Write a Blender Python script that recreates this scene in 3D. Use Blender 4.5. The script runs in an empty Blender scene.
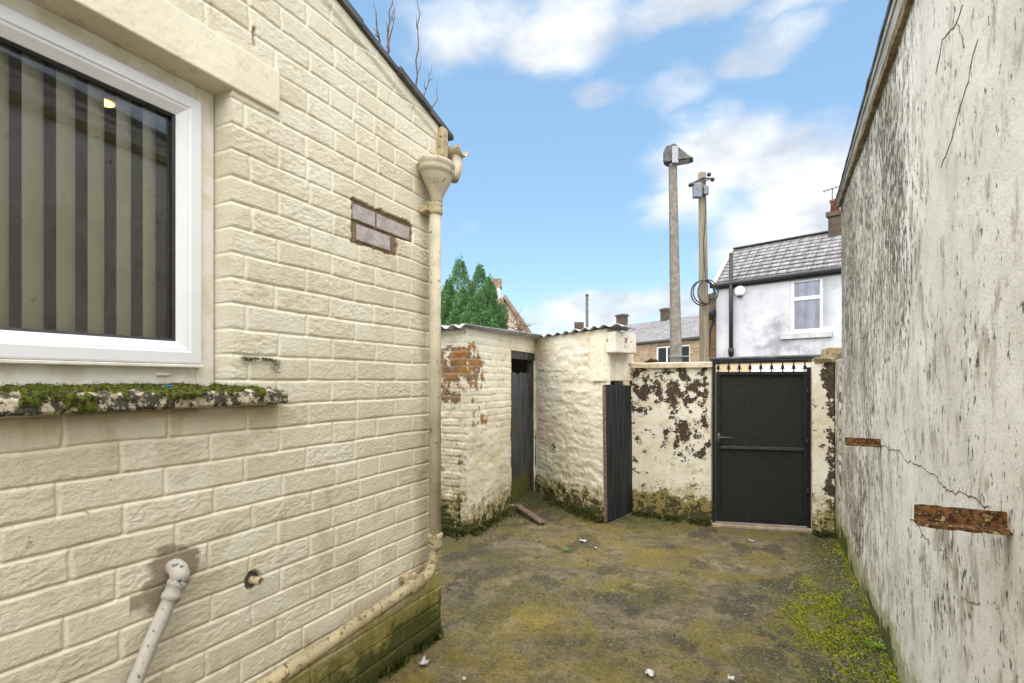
import bpy, math, random
import numpy as np
from mathutils import Vector, Matrix

random.seed(7)
rng = np.random.default_rng(7)
SC = bpy.context.scene
COL = SC.collection
PI = math.pi

# ------------------------------------------------------------------ camera frame (metres, eye 1.5 m up)
TH = math.atan2(258, 512)
FW = np.array([-math.sin(TH), math.cos(TH), 0.0])
RT = np.array([math.cos(TH), math.sin(TH), 0.0])
EYE = np.array([0.0, 0.0, 1.5])
def ray(x, y): return FW + RT * ((x - 512) / 512) + np.array([0, 0, (381 - y) / 512])
def atD(x, y, d): return EYE + ray(x, y) * d
def onX(x, y, X): r = ray(x, y); return EYE + r * (X / r[0])
def onY(x, y, Y): r = ray(x, y); return EYE + r * (Y / r[1])
def onZ(x, y, Z): r = ray(x, y); return EYE + r * ((Z - 1.5) / r[2])
def onP(x, y, q, n):
    r = ray(x, y); n = np.array(n); return EYE + r * (np.dot(np.array(q) - EYE, n) / np.dot(r, n))

# ------------------------------------------------------------------ numpy noise
def _hash(ix, iy, seed):
    n = (ix.astype(np.int64) * 374761393 + iy.astype(np.int64) * 668265263 + seed * 974634777) & 0xFFFFFFFF
    n = ((n ^ (n >> 13)) * 1274126177) & 0xFFFFFFFF
    n = n ^ (n >> 16)
    return (n & 0xFFFFFF) / float(0xFFFFFF)
def vnoise(x, y, seed=0):
    ix = np.floor(x); iy = np.floor(y); fx = x - ix; fy = y - iy
    fx = fx * fx * (3 - 2 * fx); fy = fy * fy * (3 - 2 * fy)
    a = _hash(ix, iy, seed); b = _hash(ix + 1, iy, seed); c = _hash(ix, iy + 1, seed); d = _hash(ix + 1, iy + 1, seed)
    return (a * (1 - fx) + b * fx) * (1 - fy) + (c * (1 - fx) + d * fx) * fy
def fbm(x, y, seed=0, oct=4, gain=.5):
    s = 0; amp = 1; t = 0
    for o in range(oct):
        s = s + amp * vnoise(x * 2 ** o + 17.3 * o, y * 2 ** o - 9.1 * o, seed + o); t += amp; amp *= gain
    return s / t
def sst(a, b, x):
    t = np.clip((x - a) / (b - a), 0, 1); return t * t * (3 - 2 * t)

# ------------------------------------------------------------------ tagging / objects
def tag(o, label=None, cat=None, group=None, kind=None):
    if label: o['label'] = label
    if cat: o['category'] = cat
    if group: o['group'] = group
    if kind: o['kind'] = kind
    return o
def thing(name, label, cat, loc, group=None):
    e = bpy.data.objects.new(name, None); COL.objects.link(e)
    e.location = [float(v) for v in loc]; e.empty_display_size = .1
    return tag(e, label, cat, group)
def origin_of(p):
    o = np.zeros(3)
    while p is not None:
        o += np.array(p.location); p = p.parent
    return o
def link(name, me, mat=None, parent=None, smooth=False, bevel=0):
    o = bpy.data.objects.new(name, me); COL.objects.link(o)
    if mat: me.materials.append(mat)
    if smooth: me.polygons.foreach_set('use_smooth', np.ones(len(me.polygons), bool))
    if parent is not None:
        o.parent = parent
        me.transform(Matrix.Translation(Vector(-origin_of(parent))))
    if bevel:
        m = o.modifiers.new('bevel', 'BEVEL'); m.width = bevel; m.segments = 2; m.limit_method = 'ANGLE'; m.angle_limit = math.radians(40)
    me.update()
    return o
def np_mesh(name, V, Q, attrs=None):
    """V (n,3), Q (m,4 or 3) -> mesh"""
    me = bpy.data.meshes.new(name)
    V = np.asarray(V, np.float32); Q = np.asarray(Q, np.int32); k = Q.shape[1]
    me.vertices.add(len(V)); me.vertices.foreach_set('co', V.ravel())
    me.loops.add(Q.size); me.loops.foreach_set('vertex_index', Q.ravel())
    me.polygons.add(len(Q)); me.polygons.foreach_set('loop_start', np.arange(0, Q.size, k, dtype=np.int32))
    me.polygons.foreach_set('loop_total', np.full(len(Q), k, np.int32))
    me.update(calc_edges=True); me.validate()
    if attrs:
        for nm, a in attrs.items():
            at = me.attributes.new(nm, 'FLOAT', 'POINT'); at.data.foreach_set('value', np.asarray(a, np.float32).ravel())
    return me

class MB:
    def __init__(s): s.v = []; s.f = []
    def add(s, vs, fs):
        b = len(s.v); s.v += [tuple(float(c) for c in p) for p in vs]; s.f += [tuple(i + b for i in f) for f in fs]; return s
    def hexa(s, p):   # 8 pts: bottom 4 ccw, top 4 ccw
        return s.add(p, [(3, 2, 1, 0), (4, 5, 6, 7), (0, 1, 5, 4), (1, 2, 6, 5), (2, 3, 7, 6), (3, 0, 4, 7)])
    def box(s, x0, x1, y0, y1, z0, z1):
        return s.hexa([(x0, y0, z0), (x1, y0, z0), (x1, y1, z0), (x0, y1, z0), (x0, y0, z1), (x1, y0, z1), (x1, y1, z1), (x0, y1, z1)])
    def obox(s, o, u, v, w, lu, lv, lw):
        """box from corner o along unit vectors u,v,w"""
        o, u, v, w = [np.array(a, float) for a in (o, u, v, w)]
        p = [o, o + u * lu, o + u * lu + v * lv, o + v * lv]
        return s.hexa(p + [q + w * lw for q in p])
    def bar(s, a, b, w, h, up=(0, 0, 1)):
        a = np.array(a, float); b = np.array(b, float); d = b - a; L = np.linalg.norm(d); d /= L
        upv = np.array(up, float)
        if abs(np.dot(d, upv)) > .95: upv = np.array([0, 1.0, 0])
        sd = np.cross(d, upv); sd /= np.linalg.norm(sd); up2 = np.cross(sd, d)
        return s.obox(a - sd * w / 2 - up2 * h / 2, d, sd, up2, L, w, h)
    def tube(s, pts, r, n=10, cap=True):
        pts = [np.array(p, float) for p in pts]
        rs = r if hasattr(r, '__len__') else [r] * len(pts)
        b = len(s.v); prev = None
        for i, p in enumerate(pts):
            t = (pts[min(i + 1, len(pts) - 1)] - pts[max(i - 1, 0)]); t /= (np.linalg.norm(t) + 1e-9)
            if prev is None:
                a = np.array([0, 0, 1.0]) if abs(t[2]) < .9 else np.array([1.0, 0, 0])
                sx = np.cross(t, a)
            else:
                sx = prev - t * np.dot(prev, t)
            sx /= np.linalg.norm(sx); prev = sx; sy = np.cross(t, sx)
            for k in range(n):
                an = 2 * PI * k / n; s.v.append(tuple(p + rs[i] * (sx * math.cos(an) + sy * math.sin(an))))
        for i in range(len(pts) - 1):
            for k in range(n):
                s.f.append((b + i * n + k, b + i * n + (k + 1) % n, b + (i + 1) * n + (k + 1) % n, b + (i + 1) * n + k))
        if cap:
            s.f.append(tuple(b + k for k in range(n))[::-1]); s.f.append(tuple(b + (len(pts) - 1) * n + k for k in range(n)))
        return s
    def lathe(s, c, prof, n=16, sx=1, sy=1):
        b = len(s.v)
        for r, z in prof:
            for k in range(n):
                a = 2 * PI * k / n; s.v.append((c[0] + r * sx * math.cos(a), c[1] + r * sy * math.sin(a), c[2] + z))
        m = len(prof)
        for i in range(m - 1):
            for k in range(n):
                s.f.append((b + i * n + k, b + i * n + (k + 1) % n, b + (i + 1) * n + (k + 1) % n, b + (i + 1) * n + k))
        s.f.append(tuple(b + k for k in range(n))[::-1]); s.f.append(tuple(b + (m - 1) * n + k for k in range(n)))
        return s
    def prism(s, poly, d):
        """poly: list of 3D points (planar), extruded by vector d"""
        poly = [np.array(p, float) for p in poly]; n = len(poly); d = np.array(d, float)
        return s.add(poly + [p + d for p in poly], [tuple(range(n))[::-1], tuple(range(n, 2 * n))] + [(i, (i + 1) % n, n + (i + 1) % n, n + i) for i in range(n)])
    def sphere(s, c, r, n=12, m=8, sz=1, jit=0):
        prof = []
        b = len(s.v)
        for i in range(m + 1):
            t = PI * i / m
            for k in range(n):
                a = 2 * PI * k / n; q = r * (1 + jit * (random.random() - .5))
                s.v.append((c[0] + q * math.sin(t) * math.cos(a), c[1] + q * math.sin(t) * math.sin(a), c[2] - q * sz * math.cos(t)))
        for i in range(m):
            for k in range(n):
                s.f.append((b + i * n + k, b + i * n + (k + 1) % n, b + (i + 1) * n + (k + 1) % n, b + (i + 1) * n + k))
        return s
    def build(s, name, mat, parent=None, smooth=False, bevel=0):
        me = bpy.data.meshes.new(name); me.from_pydata(s.v, [], s.f); me.update()
        import bmesh
        bm = bmesh.new(); bm.from_mesh(me); bmesh.ops.recalc_face_normals(bm, faces=bm.faces); bm.to_mesh(me); bm.free()
        return link(name, me, mat, parent, smooth, bevel)

# ------------------------------------------------------------------ node materials
class NB:
    def __init__(s, name, col=(.5, .5, .5), rough=.9, spec=.3, metal=0):
        s.m = bpy.data.materials.new(name); s.m.use_nodes = True
        s.t = s.m.node_tree; s.b = s.t.nodes['Principled BSDF']; s.o = s.t.nodes['Material Output']
        s.b.inputs['Base Color'].default_value = (*col, 1); s.b.inputs['Roughness'].default_value = rough
        s.b.inputs['Specular IOR Level'].default_value = spec; s.b.inputs['Metallic'].default_value = metal
        s._pos = None
    def n(s, ty): return s.t.nodes.new(ty)
    def l(s, a, b): s.t.links.new(a, b)
    def set(s, sock, v):
        if isinstance(v, bpy.types.NodeSocket): s.l(v, sock)
        elif isinstance(v, tuple) and len(v) == 3 and sock.type == 'RGBA': sock.default_value = (*v, 1)
        else: sock.default_value = v
    def pos(s):
        if s._pos is None: s._pos = s.n('ShaderNodeNewGeometry').outputs['Position']
        return s._pos
    def sc(s, v, k):
        m = s.n('ShaderNodeVectorMath'); m.operation = 'MULTIPLY'; s.set(m.inputs[0], v); m.inputs[1].default_value = k; return m.outputs[0]
    def noise(s, scale, detail=4, rough=.55, vec=None, dist=0, k=None):
        v = vec if vec is not None else s.pos()
        if k: v = s.sc(v, k)
        q = s.n('ShaderNodeTexNoise'); s.l(v, q.inputs['Vector']); q.inputs['Scale'].default_value = scale
        q.inputs['Detail'].default_value = detail; q.inputs['Roughness'].default_value = rough; q.inputs['Distortion'].default_value = dist
        return q.outputs['Fac']
    def voro(s, scale, vec=None, feat='F1', out='Distance', k=None):
        v = vec if vec is not None else s.pos()
        if k: v = s.sc(v, k)
        q = s.n('ShaderNodeTexVoronoi'); q.feature = feat; s.l(v, q.inputs['Vector']); q.inputs['Scale'].default_value = scale
        return q.outputs[out]
    def step(s, x, a, b):
        q = s.n('ShaderNodeMapRange'); q.interpolation_type = 'SMOOTHSTEP'; s.set(q.inputs[0], x)
        lo, hi, o0, o1 = (a, b, 0, 1) if a < b else (b, a, 1, 0)
        q.inputs[1].default_value = lo; q.inputs[2].default_value = hi; q.inputs[3].default_value = o0; q.inputs[4].default_value = o1
        return q.outputs[0]
    def ma(s, op, a, b=0.0, c=None):
        q = s.n('ShaderNodeMath'); q.operation = op; s.set(q.inputs[0], a); s.set(q.inputs[1], b)
        if c is not None: s.set(q.inputs[2], c)
        return q.outputs[0]
    def mul(s, a, b): return s.ma('MULTIPLY', a, b)
    def add(s, a, b): return s.ma('ADD', a, b)
    def mix(s, f, a, b, mode='MIX'):
        q = s.n('ShaderNodeMix'); q.data_type = 'RGBA'; q.blend_type = mode
        s.set(q.inputs[0], f); s.set(q.inputs[6], a); s.set(q.inputs[7], b); return q.outputs[2]
    def attr(s, nm):
        q = s.n('ShaderNodeAttribute'); q.attribute_name = nm; return q.outputs['Fac']
    def xyz(s, i):
        q = s.n('ShaderNodeSeparateXYZ'); s.l(s.pos(), q.inputs[0]); return q.outputs[i]
    def color(s, c): s.set(s.b.inputs['Base Color'], c); return s
    def rough(s, r): s.set(s.b.inputs['Roughness'], r); return s
    def bump(s, h, dist=.01, strength=1.0):
        q = s.n('ShaderNodeBump'); s.set(q.inputs['Height'], h); q.inputs['Distance'].default_value = dist; q.inputs['Strength'].default_value = strength
        s.l(q.outputs[0], s.b.inputs['Normal']); return s

M = {}
CREAM = (.735, .685, .555)
def mk_brickpaint():
    b = NB('cream_painted_brick', rough=.75, spec=.25)
    big = b.noise(1.7, 5); mid = b.noise(9, 5); fine = b.noise(90, 3)
    c = b.mix(b.step(big, .35, .7), CREAM, (.65, .585, .445))
    c = b.mix(b.mul(b.step(mid, .48, .75), .5), c, (.58, .49, .33))
    c = b.mix(b.mul(b.step(fine, .55, .8), .25), c, (.48, .40, .27))
    tn = b.attr('tone'); c = b.mix(b.mul(b.step(tn, .55, 1.0), .35), c, (.54, .455, .30)); c = b.mix(b.mul(b.step(tn, .35, .0), .3), c, (.74, .69, .56))
    c = b.mix(b.mul(b.attr('joint'), .55), c, (.78, .725, .59)); c = b.mix(b.mul(b.attr('joint'), b.mul(b.step(mid, .5, .7), .3)), c, (.45, .36, .22))
    dr = b.noise(1, 6, .7, k=(8, 13, 2.0)); c = b.mix(b.mul(b.mul(b.step(dr, .55, .72), b.step(b.noise(1.3, 3), .38, .58)), .55), c, (.44, .36, .23))
    chip = b.mul(b.step(b.noise(23, 7, .68), .655, .67), b.step(b.noise(2.4, 3), .46, .6)); c = b.mix(b.mul(chip, .75), c, (.26, .19, .12))
    speck = b.mul(b.step(b.noise(60, 4, .6), .66, .72), b.step(b.noise(3.1, 3), .5, .62))
    c = b.mix(b.mul(speck, .7), c, (.2, .14, .08))
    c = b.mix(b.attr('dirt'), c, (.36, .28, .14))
    mossn = b.noise(24, 6, .65)
    ms = b.attr('moss')
    m2 = b.noise(7, 5, .6); mm = b.add(ms, b.add(b.mul(b.ma('SUBTRACT', mossn, .5), 1.1), b.mul(b.ma('SUBTRACT', m2, .5), .9)))
    c = b.mix(b.mul(b.step(mm, .1, .7), .92), c, b.mix(mid, (.46, .38, .12), (.27, .24, .045)))
    c = b.mix(b.mul(b.step(mm, .62, 1.15), .95), c, b.mix(mossn, (.03, .034, .012), (.09, .10, .02)))
    c = b.mix(b.attr('cement'), c, b.mix(mid, (.23, .18, .12), (.36, .295, .205)))
    c = b.mix(b.attr('bare'), c, b.mix(mid, (.13, .085, .05), (.28, .20, .13)))
    b.color(c)
    b.bump(b.mul(b.add(b.mul(b.noise(190, 4, .65), .8), b.mul(b.noise(1, 6, .68, k=(70, 70, 120)), 1.5)), b.ma('SUBTRACT', 1.0, b.mul(b.attr('joint'), .85))), .0042, .9)
    return b.m
def mk_whitewash(name, brown=(.12, .075, .045), bias=0.0, mossz=.5, brick=False):
    """flaking limewash over darker stuff; algae climbing from the ground"""
    b = NB(name, rough=.85, spec=.2)
    big = b.noise(1.6, 4); mid = b.noise(7, 5); fine = b.noise(45, 4)
    c = b.mix(b.step(big, .35, .65), (.75, .705, .59), (.68, .61, .46))
    c = b.mix(b.mul(b.step(mid, .5, .72), .5), c, (.50, .41, .25))
    c = b.mix(b.mul(b.step(fine, .56, .75), .3), c, (.36, .28, .17))
    under = b.mix(b.step(fine, .4, .65), brown, tuple(v * 2.1 for v in brown))
    pl = b.attr('peel')
    edge = b.add(pl, b.add(b.mul(b.ma('SUBTRACT', b.noise(9, 8, .66), .5), 2.1), b.mul(b.ma('SUBTRACT', b.noise(50, 3), .5), .5)))
    mask = b.step(edge, .44 - bias, .47 - bias)
    if brick:
        tone = b.attr('tone')
        under = b.mix(b.step(tone, .2, .8), (.34, .15, .035), (.22, .12, .06))
        under = b.mix(b.attr('joint'), under, (.30, .24, .17))
    c = b.mix(b.mul(b.step(edge, .34 - bias, .45 - bias), .45), c, tuple(.28 + .5 * v for v in brown))
    c = b.mix(mask, c, under)
    mz = b.attr('moss'); mn = b.noise(10, 8, .68); mn2 = b.noise(34, 5, .65)
    mo = b.add(mz, b.add(b.mul(b.ma('SUBTRACT', mn, .5), 2.0), b.mul(b.ma('SUBTRACT', mn2, .5), 1.3)))
    c = b.mix(b.mul(b.step(mo, .22, .65), .85), c, (.34, .27, .09))
    c = b.mix(b.mul(b.step(mo, .62, .85), .95), c, (.05, .048, .02))
    c = b.mix(b.step(mo, 1.05, 1.2), c, (.10, .11, .02))
    b.color(c)
    h = b.add(b.mul(b.noise(60, 5, .6), .6), b.mul(mask, -.9))
    b.bump(b.add(h, b.mul(b.noise(18, 3), 1.2)), .006, .8)
    return b.m
def mk_render():
    b = NB('stained_pale_render', rough=.9, spec=.15)
    Y = b.xyz(1); Z = b.xyz(2)
    big = b.noise(.9, 4); mid = b.noise(5, 5); fine = b.noise(70, 3)
    c = b.mix(b.step(big, .35, .65), (.80, .755, .675), (.68, .63, .545))
    c = b.mix(b.mul(b.step(mid, .45, .75), .40), c, (.50, .45, .36))
    c = b.mix(b.mul(b.step(fine, .5, .8), .25), c, (.42, .37, .29))
    st = b.noise(1, 5, .62, k=(10, 13, 6)); st2 = b.noise(1, 6, .66, k=(40, 36, 17))
    dens = b.attr('stain')
    c = b.mix(b.mul(b.step(b.add(b.noise(3.2, 5, .65, k=(1, 1, .6)), b.mul(dens, .15)), .5, .72), .45), c, (.44, .40, .31))
    c = b.mix(b.mul(b.step(b.add(st, b.mul(dens, .24)), .58, .74), .7), c, (.30, .25, .175))
    v = b.add(b.add(st2, b.mul(dens, .17)), b.mul(b.ma('SUBTRACT', b.noise(4, 3), .5), .22))
    c = b.mix(b.mul(b.step(v, .635, .69), .88), c, (.085, .068, .05))
    blot = b.mul(b.step(b.noise(1, 4, .6, k=(20, 26, 7)), .69, .73), b.step(b.noise(2.2, 2), .45, .6))
    c = b.mix(b.mul(blot, .85), c, (.08, .065, .055))
    c = b.mix(b.attr('rust'), c, (.25, .16, .07))
    mo = b.add(b.attr('moss'), b.mul(b.ma('SUBTRACT', b.noise(16, 6, .65), .5), 1.0))
    c = b.mix(b.mul(b.step(mo, .3, .7), .8), c, (.30, .28, .12))
    c = b.mix(b.step(mo, .75, .95), c, (.07, .085, .018))
    b.color(c)
    b.bump(b.add(b.add(b.mul(b.noise(120, 3), .5), b.noise(26, 4)), b.mul(b.step(v, .67, .74), -.7)), .005, .7)
    return b.m
def mk_ground():
    b = NB('mossy_concrete', rough=.8, spec=.35)
    P = b.sc(b.pos(), (1, 1, 1))
    big = b.noise(1.1, 8, .68, dist=.5); big2 = b.noise(1.7, 9, .70, vec=b.sc(P, (1, 1.3, 1)), dist=.4); mid = b.noise(7, 8, .7); fine = b.noise(42, 6, .74)
    c = b.mix(b.step(mid, .35, .68), (.105, .085, .045), (.25, .20, .11))
    c = b.mix(b.mul(b.step(big2, .45, .58), .8), c, (.19, .15, .02))          # yellow-green algae
    c = b.mix(b.mul(b.step(big, .53, .61), .75), c, (.085, .075, .022))         # dark green
    c = b.mix(b.mul(b.step(b.noise(2.3, 5, .6, vec=b.sc(P, (1.2, .8, 1))), .535, .60), .8), c, (.062, .054, .03))  # damp grey
    c = b.mix(b.mul(b.step(b.noise(3.0, 6, .65), .60, .66), .8), c, (.30, .225, .15))  # bare tan
    c = b.mix(b.mul(b.attr('algae'), b.step(mid, .25, .6)), c, (.29, .21, .02))
    c = b.mix(b.mul(b.attr('dark'), b.step(mid, .25, .55)), c, (.05, .045, .03))
    c = b.mix(b.mul(b.attr('mossy'), b.step(b.add(fine, b.mul(mid, .5)), .62, .8)), c, (.045, .055, .014))
    c = b.mix(b.mul(b.step(fine, .54, .62), .6), c, (.04, .034, .018)); c = b.mix(b.mul(b.step(fine, .45, .38), .45), c, (.36, .30, .185))
    vd = b.n('ShaderNodeTexVoronoi'); vd.inputs['Scale'].default_value = 75; b.l(b.pos(), vd.inputs['Vector'])
    wn = b.n('ShaderNodeSeparateColor'); b.l(vd.outputs['Color'], wn.inputs[0])
    grit = b.mul(b.step(vd.outputs['Distance'], .42, .25), b.step(wn.outputs[0], .62, .72))
    c = b.mix(b.mul(grit, b.mul(b.step(b.noise(1.9, 3), .40, .52), .85)), c, (.35, .305, .20))
    b.color(c)
    b.rough(b.add(.36, b.mul(mid, .6)))
    b.bump(b.add(b.add(b.mul(fine, 1.2), b.mul(grit, .4)), b.add(b.mul(b.noise(110, 4, .65), .6), b.mul(mid, 1.5))), .018, 1)
    return b.m
def simple(name, c1, c2, scale=12, rough=.7, spec=.3, metal=0, bumpd=.002, bs=60, k=None):
    b = NB(name, rough=rough, spec=spec, metal=metal)
    b.color(b.mix(b.step(b.noise(scale, 5, .6, k=k), .35, .68), c1, c2))
    if bumpd: b.bump(b.noise(bs, 4, .6, k=k), bumpd, .8)
    return b.m
def mk_chippy(name, base, under, under2, th=.6, scale=26):
    b = NB(name, rough=.6, spec=.3)
    n = b.noise(scale, 6, .65); msk = b.step(n, th, th + .04)
    c = b.mix(b.step(b.noise(6, 4), .4, .7), base, tuple(v * .72 for v in base))
    c = b.mix(b.mul(b.step(b.noise(70, 3), .55, .75), .4), c, tuple(v * .5 for v in base))
    c = b.mix(msk, c, b.mix(b.noise(40, 2), under, under2))
    b.color(c); b.bump(b.add(b.mul(msk, -1), b.mul(b.noise(90, 4), .5)), .0025, .9); return b.m
def mk_slate(name, c1, c2, k, light=(.42, .40, .42)):
    """uv-less slates: courses are modelled, joints and tone from a brick texture in roof space via attributes ru, rv"""
    b = NB(name, rough=.6, spec=.4)
    cb = b.n('ShaderNodeCombineXYZ'); b.l(b.attr('ru'), cb.inputs[0]); b.l(b.attr('rv'), cb.inputs[1])
    br = b.n('ShaderNodeTexBrick'); b.l(cb.outputs[0], br.inputs['Vector'])
    br.inputs['Scale'].default_value = 1; br.inputs['Brick Width'].default_value = k[0]; br.inputs['Row Height'].default_value = k[1]
    br.inputs['Mortar Size'].default_value = .012; br.inputs['Bias'].default_value = 0
    br.inputs['Color1'].default_value = (*c1, 1); br.inputs['Color2'].default_value = (*c2, 1); br.inputs['Mortar'].default_value = (.09, .088, .09, 1)
    c = b.mix(b.mul(b.step(b.noise(2.2, 6, .7), .5, .7), .35), br.outputs['Color'], light)
    c = b.mix(b.mul(b.step(b.noise(7, 5, .7), .55, .7), .4), c, (.11, .10, .085))
    b.color(c); b.bump(b.add(br.outputs['Fac'], b.noise(20, 4)), .02, .5); return b.m
def mk_brick(name, c1, c2, mortar, w=.225, h=.075, ms=.01, noise_c=None):
    b = NB(name, rough=.9, spec=.15)
    cb = b.n('ShaderNodeCombineXYZ'); b.l(b.attr('ru'), cb.inputs[0]); b.l(b.attr('rv'), cb.inputs[1])
    br = b.n('ShaderNodeTexBrick'); b.l(cb.outputs[0], br.inputs['Vector'])
    br.inputs['Scale'].default_value = 1; br.inputs['Brick Width'].default_value = w; br.inputs['Row Height'].default_value = h
    br.inputs['Mortar Size'].default_value = ms
    br.inputs['Color1'].default_value = (*c1, 1); br.inputs['Color2'].default_value = (*c2, 1); br.inputs['Mortar'].default_value = (*mortar, 1)
    c = b.mix(b.mul(b.step(b.noise(2.5, 5, .65), .45, .7), .5), br.outputs['Color'], noise_c or tuple(v * .4 for v in c1))
    b.color(c); b.bump(b.add(b.mul(br.outputs['Fac'], -1), b.noise(18, 4)), .015, .7); return b.m

M['brick'] = mk_brickpaint()
M['wash_brick'] = mk_whitewash('flaking_whitewash_on_brick', brick=True)
M['wash_stone'] = mk_whitewash('whitewash_on_rubble', bias=-.12)
M['wash_wall'] = mk_whitewash('peeling_whitewash_on_render', brown=(.048, .034, .023), bias=.06)
M['wash_spot'] = mk_whitewash('spotted_whitewash', brown=(.09, .06, .035), bias=.20)
M['render'] = mk_render()
M['ground'] = mk_ground()
def mk_lintel():
    b = NB('painted_concrete', rough=.75, spec=.25)
    c = b.mix(b.step(b.noise(2.2, 5), .35, .7), (.72, .665, .53), (.63, .565, .42))
    c = b.mix(b.mul(b.step(b.noise(20, 7, .72), .55, .70), .5), c, (.38, .29, .16)); c = b.mix(b.mul(b.step(b.noise(4, 5, .65), .5, .7), .4), c, (.50, .42, .28))
    b.color(c); b.bump(b.add(b.noise(30, 5, .6), b.noise(8, 3)), .004, .8); return b.m
M['lintel'] = mk_lintel()
M['pvc'] = simple('white_window_plastic', (.72, .72, .745), (.66, .66, .68), 4, .28, .5, 0, 0)
M['pvc_dirty'] = simple('grubby_white_plastic', (.74, .715, .66), (.60, .555, .46), 14, .4, .4, 0, .0008, 80)
M['gasket'] = simple('black_rubber', (.012, .012, .014), (.02, .02, .022), 20, .5, .4, 0, 0)
M['slat'] = simple('cream_blind_fabric', (.66, .63, .52), (.60, .57, .46), 40, .85, .1, 0, .0006, 300)
M['roomwall'] = simple('dim_plaster', (.34, .33, .31), (.28, .27, .25), 2, .9, .1, 0, 0)
M['pipe'] = mk_chippy('cream_pipe_paint', (.50, .44, .32), (.20, .13, .07), (.09, .06, .04), .62, 30)
M['pipe_rust'] = mk_chippy('flaking_cream_pipe_paint', (.44, .36, .21), (.24, .16, .085), (.10, .065, .04), .575, 44)
M['waste'] = mk_chippy('pinkish_painted_plastic', (.46, .42, .365), (.07, .09, .14), (.13, .14, .17), .61, 34)
M['mossb'] = simple('green_moss', (.045, .075, .008), (.14, .16, .02), 40, .95, .1, 0, .004, 130)
M['slate_edge'] = simple('dark_slate', (.045, .042, .045), (.10, .095, .09), 9, .6, .4, 0, .004, 40)
M['patch'] = simple('grey_concrete_brick', (.44, .40, .385), (.31, .265, .25), 16, .9, .1, 0, .006, 60)
M['black_steel'] = simple('black_painted_steel', (.009, .010, .010), (.02, .021, .02), 25, .5, .25, 0, .0006, 120)
def mk_gatepanel():
    b = NB('textured_dark_sheet', rough=.6, spec=.18)
    c = b.mix(b.step(b.noise(110, 4, .75), .3, .8), (.005, .007, .005), (.045, .052, .045))
    c = b.mix(b.mul(b.step(b.noise(2, 4), .4, .7), .5), c, (.022, .022, .02))
    b.color(c); b.bump(b.noise(160, 3, .6), .003, .8); return b.m
M['gate'] = mk_gatepanel()
M['steel'] = simple('bare_steel', (.35, .36, .38), (.25, .26, .27), 25, .35, .5, .8, 0)
def mk_boards(name, c1, c2, mossy=True, chip=.7):
    b = NB(name, rough=.75, spec=.25)
    n = b.noise(1, 6, .65, k=(26, 26, 2.2))
    c = b.mix(b.step(n, .35, .7), c1, c2)
    c = b.mix(b.mul(b.step(b.noise(1, 5, .7, k=(60, 60, 14)), chip, chip + .05), .8), c, (.30, .29, .27))
    if mossy:
        z = b.xyz(2); mo = b.add(b.step(z, .75, .05), b.mul(b.ma('SUBTRACT', b.noise(1, 6, .7, k=(30, 30, 5)), .5), 1.3))
        c = b.mix(b.mul(b.step(mo, .5, .8), .85), c, (.13, .13, .025))
    b.color(c); b.bump(n, .005, .8); return b.m
M['door1'] = mk_boards('weathered_dark_boards', (.045, .049, .055), (.12, .126, .138))
M['door2'] = mk_boards('worn_dark_door_paint', (.014, .015, .017), (.04, .042, .045), False)
M['doorframe'] = mk_boards('dark_frame_wood', (.03, .028, .028), (.10, .095, .09), False)
M['oldwood'] = simple('old_brown_wood', (.10, .065, .05), (.24, .17, .14), 1, .8, .2, 0, .004, 1, k=(40, 40, 40))
def mk_corr():
    b = NB('weathered_sheet_roof', rough=.6, spec=.4)
    c = b.mix(b.step(b.noise(3, 6, .65), .38, .65), (.30, .30, .32), (.48, .48, .50))
    c = b.mix(b.step(b.noise(9, 6, .7), .57, .68), c, (.13, .09, .06))
    b.color(c); b.bump(b.noise(50, 4), .003, .8); return b.m
M['corr'] = mk_corr()
def mk_rust():
    b = NB('flaking_rust', rough=.85, spec=.2)
    n = b.noise(34, 7, .7)
    c = b.mix(b.step(n, .4, .58), (.06, .028, .012), (.20, .09, .028))
    c = b.mix(b.step(b.noise(42, 6, .72), .49, .55), c, (.022, .016, .012))
    c = b.mix(b.step(b.noise(42, 5, .7), .57, .64), c, (.40, .26, .10))
    b.color(c); b.bump(n, .006, 1); return b.m
M['rust'] = mk_rust()
def mk_cap():
    b = NB('mossy_coping_stone', rough=.9, spec=.2)
    c = b.mix(b.step(b.noise(8, 6, .65), .4, .65), (.42, .34, .21), (.15, .11, .065))
    c = b.mix(b.step(b.noise(12, 6, .7), .57, .66), c, (.08, .075, .025))
    b.color(c); b.bump(b.noise(22, 6, .65), .012, 1); return b.m
M['cap'] = mk_cap()
M['conc_pole'] = simple('aggregate_concrete_post', (.165, .145, .12), (.26, .23, .195), 14, .9, .15, 0, .004, 60)
M['wood_pole'] = simple('weathered_pole_wood', (.13, .108, .075), (.25, .21, .155), 1, .9, .15, 0, .006, 1, k=(34, 34, 1.6))
M['lamp_metal'] = simple('grey_lamp_casting', (.05, .046, .042), (.11, .10, .09), 12, .6, .4, 0, .002, 50)
M['lamp_pale'] = simple('pale_grey_paint', (.36, .37, .39), (.28, .29, .30), 20, .5, .4, 0, 0)
M['grey_box'] = simple('grey_enamel_box', (.20, .22, .26), (.13, .14, .16), 14, .5, .4, 0, 0)
M['black'] = simple('black_plastic', (.015, .015, .017), (.03, .03, .033), 15, .5, .4, 0, 0)
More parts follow.
